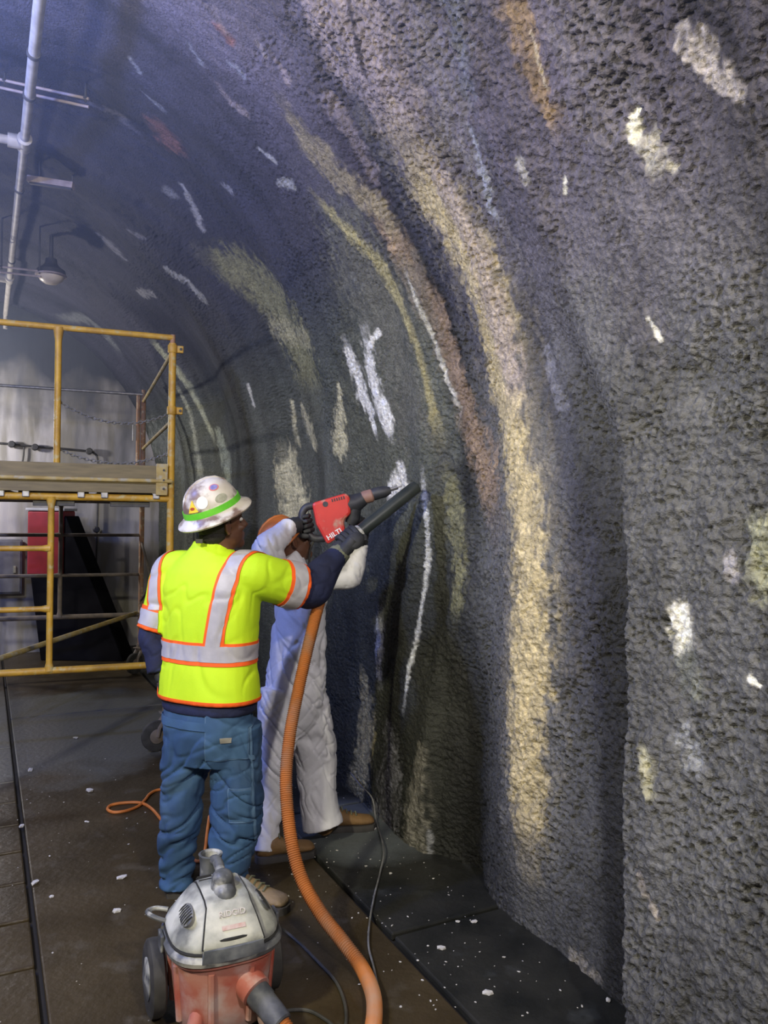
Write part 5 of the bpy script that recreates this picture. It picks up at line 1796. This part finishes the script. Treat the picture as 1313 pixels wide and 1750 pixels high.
# vents: rows of slits on the side flank and by the handle
for k in range(6):
    a, b = vp(-0.064, -0.055 - 0.016 * k, lid_z(-0.055 - 0.016 * k) + 0.0125), vp(-0.016, -0.055 - 0.016 * k, lid_z(-0.055 - 0.016 * k) + 0.0135)
    MB().tube([a, b], 0.0028, n=6).build('vent_slit', m_slit, lid)
# handle: upright exhaust ring at the back, grip tube, rounded switch knob in front
kc = vp(0.0, 0.0, 0.44)
mb = MB()
mb.lathe(vp(-0.005, -0.150, 0.36), (0, 0, 1), [(0.036, 0), (0.036, 0.10), (0.040, 0.125), (0.042, 0.132), (0.034, 0.134), (0.028, 0.128), (0.026, 0.10), (0.010, 0.098)], n=24)
mb.build('exhaust_port', m_lidg, vac)
mb = MB()
mb.tube(catmull([vp(0.0, -0.130, 0.475), vp(0.002, -0.09, 0.492), vp(0.002, -0.045, 0.488), vp(0.0, -0.01, 0.475)], 5), 0.0175, n=14)
mb.build('carry_handle', m_lidg, vac)
mb = MB()
mb.ell(vp(0, 0.012, 0.474), (0.036, 0.042, 0.030), vr, vf, (0, 0, 1), 20, 12)
mb.tube([vp(0, 0.012, 0.47), vp(0, 0.02, 0.44)], [0.036, 0.042], n=18)
mb.ell(vp(0, 0.048, 0.440), (0.038, 0.046, 0.034), vr, vf, (0, 0, 1), 18, 10)
mb.build('handle_knob', m_lidg, vac)
# latch clips
for x, f, d in ((-0.192, -0.02, vr), (0.192, -0.02, vr)):
    MB().box(vp(x, f, 0.292), (0.012, 0.06, 0.055), vr, vf).build('latch', m_lidg, vac, smooth=False, bevel=0.004)
# logo
n0 = (vf * 0.70 + Vector((0, 0, 0.72))).normalized()
up_ = (Vector((0, 0, 1)) - n0 * n0.z).normalized()
lettering('RIDGID', 0.026, vp(0.005, 0.1275, lid_z(0.1275) + 0.0165), up_.cross(n0), up_, pm('faded_letters', (0.62, 0.58, 0.52), (0.36, 0.33, 0.3), scale=70), lid, 'maker_lettering', 0.0008)
lb = vp(0.005, 0.152, lid_z(0.152) + 0.0155)
MB().box(lb, (0.075, 0.014, 0.001), up_.cross(n0), up_, n0).build('small_label', pm('pink_label', (0.50, 0.30, 0.25), (0.55, 0.45, 0.4), scale=60), lid, smooth=False)
# wheels and feet
for sx in (-1, 1):
    c = vp(0.196 * sx, -0.115, 0.122)
    ax_ = vr * sx
    wh = MB().lathe(c - ax_ * 0.026, ax_, [(0.05, 0), (0.108, 0.0), (0.120, 0.008), (0.122, 0.026), (0.120, 0.044), (0.106, 0.052), (0.05, 0.048)], n=36).build('wheel', m_rub, vac)
    MB().lathe(c + ax_ * 0.018, ax_, [(0.066, 0), (0.066, 0.008), (0.03, 0.016), (0.012, 0.02)], n=24).build('hub_cap', m_lidg, wh)
    MB().tube([vp(0.12 * sx, -0.105, 0.10), c], 0.02, n=10).build('axle', m_dark, vac)
    # foot with caster in front
    ft = MB()
    ft.tube([vp(0.095 * sx, 0.110, 0.12), vp(0.115 * sx, 0.135, 0.065), vp(0.120 * sx, 0.140, 0.045)], [0.022, 0.028, 0.026], n=10)
    ft.build('foot', m_drum, vac)
    cw = vp(0.120 * sx, 0.140, 0.024)
    MB().lathe(cw - vr * 0.012, vr, [(0.012, 0), (0.024, 0.002), (0.024, 0.022), (0.012, 0.024)], n=16).build('front_caster', m_rub, vac)
MB().box(vp(0, 0.0, 0.036), (0.20, 0.20, 0.02), vr, vf).build('drum_base', m_dark, vac, smooth=False, bevel=0.006)
# cord wrap loop on the left of the lid
MB().tube(catmull([vp(-0.165, -0.06, 0.33), vp(-0.205, -0.075, 0.345), vp(-0.222, -0.12, 0.345), vp(-0.19, -0.155, 0.335), vp(-0.15, -0.14, 0.33)], 6), 0.008, n=8).build('cord_hook', m_lidg, vac)
# inlet port and hose cuff
PI0 = vp(0.070, 0.165, 0.175)
pdv = (vf * 0.90 + vr * 0.42 + Vector((0, 0, -0.42))).normalized()
MB().lathe(PI0 - pdv * 0.05, pdv, [(0.046, 0), (0.050, 0.03), (0.050, 0.062), (0.040, 0.066)], n=24).build('inlet_collar', m_drum, vac)

# ------------------------------------------------------------------ vacuum hose with its wand (one assembly held by the man)
hose = thing('vacuum_hose', 'orange corrugated vacuum hose from the drum up to a black wand', 'hose', floorP(560, 1700))
CE = PI0 + pdv * 0.135
MB().lathe(PI0, pdv, [(0.034, 0.0), (0.041, 0.012), (0.041, 0.05), (0.038, 0.055), (0.038, 0.10), (0.036, 0.14), (0.031, 0.145)], n=22).build('hose_cuff', pm('cuff_plastic', (0.045, 0.05, 0.06), (0.13, 0.135, 0.14), rough=0.6, scale=18), hose)
HZ = 0.030
start = WA - wdir * 0.085
ctrl = [CE, CE + pdv * 0.10 + Vector((0, 0, -0.02)), floorP(505, 1830, HZ), floorP(580, 1850, HZ), floorP(628, 1790, HZ), floorP(640, 1715, HZ), floorP(622, 1660, HZ + 0.005),
        P(588, 1612, 2.90), P(548, 1560, 2.98), P(515, 1500, 3.06), P(497, 1430, 3.13), P(489, 1340, 3.22), P(495, 1260, 3.30), P(510, 1180, 3.38), P(528, 1100, 3.46), P(546, 1030, 3.55), P(562, 985, 3.61), P(575, 958, 3.65), start]
path = catmull(ctrl, 16)
# even spacing, then a corrugated radius
acc = [0.0]
for a, b in zip(path[:-1], path[1:]):
    acc.append(acc[-1] + (b - a).length)
Lh = acc[-1]
pitch, per = 0.0085, 4
m_ = int(Lh / pitch) * per
pts, rr = [], []
arr = np.array([list(p) for p in path])
for i in range(m_ + 1):
    d = Lh * i / m_
    pts.append(Vector([float(np.interp(d, acc, arr[:, k])) for k in range(3)]))
    rr.append(0.0255 + 0.0026 * math.cos(2 * math.pi * (i % per) / per))
MB().tube(pts, rr, n=14).build('corrugated_tube', m_hose, hose)
m_wand = pm('wand_black', (0.020, 0.026, 0.026), (0.038, 0.046, 0.044), rough=0.4, scale=14)
MB().lathe(start - wdir * 0.005, wdir, [(0.029, 0), (0.034, 0.005), (0.034, 0.05), (0.030, 0.055)], n=20).build('wand_cuff', m_glove, hose)
MB().lathe(WA + wdir * 0.012, wdir, [(0.032, 0), (0.036, 0.005), (0.037, 0.05), (0.034, 0.056)], n=20).build('collar_ring', pm('pale_collar', (0.5, 0.5, 0.48), (0.2, 0.2, 0.2), scale=30, lo=0.45, hi=0.6), hose)
Lw = (WB - WA).length
MB().lathe(WA - wdir * 0.04, wdir, [(0.026, 0), (0.0305, 0.004), (0.0305, 0.10), (0.0325, 0.12), (0.0325, Lw - 0.02), (0.0325, Lw + 0.035), (0.031, Lw + 0.04), (0.028, Lw + 0.036), (0.027, Lw - 0.10)], n=24).build('wand', m_wand, hose)
w_up = Vector((0, 0, 1)) - wdir * wdir.z
w_up.normalize()
MB().tube([WA + wdir * 0.12 + w_up * 0.031, WB - wdir * 0.02 + w_up * 0.031], 0.005, n=6).build('wand_rib', m_wand, hose)

# ------------------------------------------------------------------ cords
m_cordo = pm('orange_cord', (0.62, 0.20, 0.04), (0.5, 0.15, 0.03), rough=0.5, scale=12)
m_cordb = pm('black_cord', (0.03, 0.032, 0.03), (0.07, 0.07, 0.065), rough=0.5, scale=20)
m_cordg = pm('grey_cable', (0.10, 0.10, 0.10), (0.2, 0.2, 0.19), rough=0.6, scale=16)


def cord(name, ctrl_, r, mat, label, z=None):
    mb_ = MB()
    mb_.tube(catmull(ctrl_, 8), r, n=8)
    return tag(mb_.build(name, mat), label, 'cord')


cz_ = 0.009
loop = [(330, 1352), (300, 1348), (270, 1350), (256, 1357), (248, 1367), (236, 1378), (214, 1386), (194, 1388), (184, 1383), (190, 1376), (212, 1372), (240, 1372), (258, 1381), (275, 1400), (296, 1430), (322, 1462), (340, 1472), (350, 1455), (354, 1425), (358, 1395)]
cord('extension_cord', [floorP(*p_, cz_ + (0.012 if 7 < 0 else 0)) for p_ in loop], 0.0085, m_cordo, 'orange extension cord looped on the floor behind the jeans')
bc = [vp(0.15, -0.09, 0.30), vp(0.20, -0.09, 0.22), floorP(478, 1585, 0.05)] + [floorP(*p_, 0.006) for p_ in ((510, 1610), (540, 1640), (570, 1672), (585, 1700), (592, 1735), (585, 1765), (560, 1745), (530, 1728), (500, 1726), (472, 1732))]
cord('power_cord', bc, 0.006, m_cordb, 'thin black power cord trailing from the vacuum over the floor')


def wallp(px, py, off):
    u_, s_ = wall_hit(px, py)
    a, z, na, nz = (float(v) for v in base_profile(s_))
    d = float(relief(np.array(u_), np.array(s_))) + off
    return tun(a + na * d, u_, z + nz * d)


gc = [wallp(612, 1318, 0.05), wallp(630, 1340, 0.05), wallp(650, 1362, 0.05), wallp(657, 1400, 0.05), floorP(656, 1450, 0.03)] + [floorP(*p_, 0.012) for p_ in ((650, 1490), (640, 1530), (632, 1575), (630, 1615), (638, 1650), (646, 1690), (649, 1740), (650, 1800))]
cord('grey_cable', gc, 0.0042, m_cordg, 'dusty grey cable hanging down the wall and along the floor')

# ------------------------------------------------------------------ dust hanging in the tunnel air
hz_m = bpy.data.materials.new('dust_haze')
hz_m.use_nodes = True
nt = hz_m.node_tree
nt.nodes.clear()
ou = nd(nt, 'ShaderNodeOutputMaterial')
vs_ = nd(nt, 'ShaderNodeVolumeScatter')
vs_.inputs['Color'].default_value = (0.55, 0.68, 1.0, 1)  # dust tinted to carry the crown lamp's blue
vs_.inputs['Anisotropy'].default_value = 0.3
ge = nd(nt, 'ShaderNodeNewGeometry')
sx_ = nd(nt, 'ShaderNodeSeparateXYZ')
nt.links.new(ge.outputs['Position'], sx_.inputs[0])
mr = nd(nt, 'ShaderNodeMapRange', interpolation_type='SMOOTHSTEP')
mr.inputs['From Min'].default_value = 2.2
mr.inputs['From Max'].default_value = 3.6
mr.inputs['To Min'].default_value = 0.0
mr.inputs['To Max'].default_value = 0.095
nt.links.new(sx_.outputs['Z'], mr.inputs['Value'])
nt.links.new(mr.outputs[0], vs_.inputs['Density'])
nt.links.new(vs_.outputs[0], ou.inputs['Volume'])
mb = MB()
tbox(mb, -2.3, 2.0, 0.3, U_END - 0.05, 2.2, 4.05)
o = mb.build('dust_haze', hz_m, smooth=False)
tag(o, 'bluish dust haze hanging under the tunnel crown', 'haze', kind='stuff')
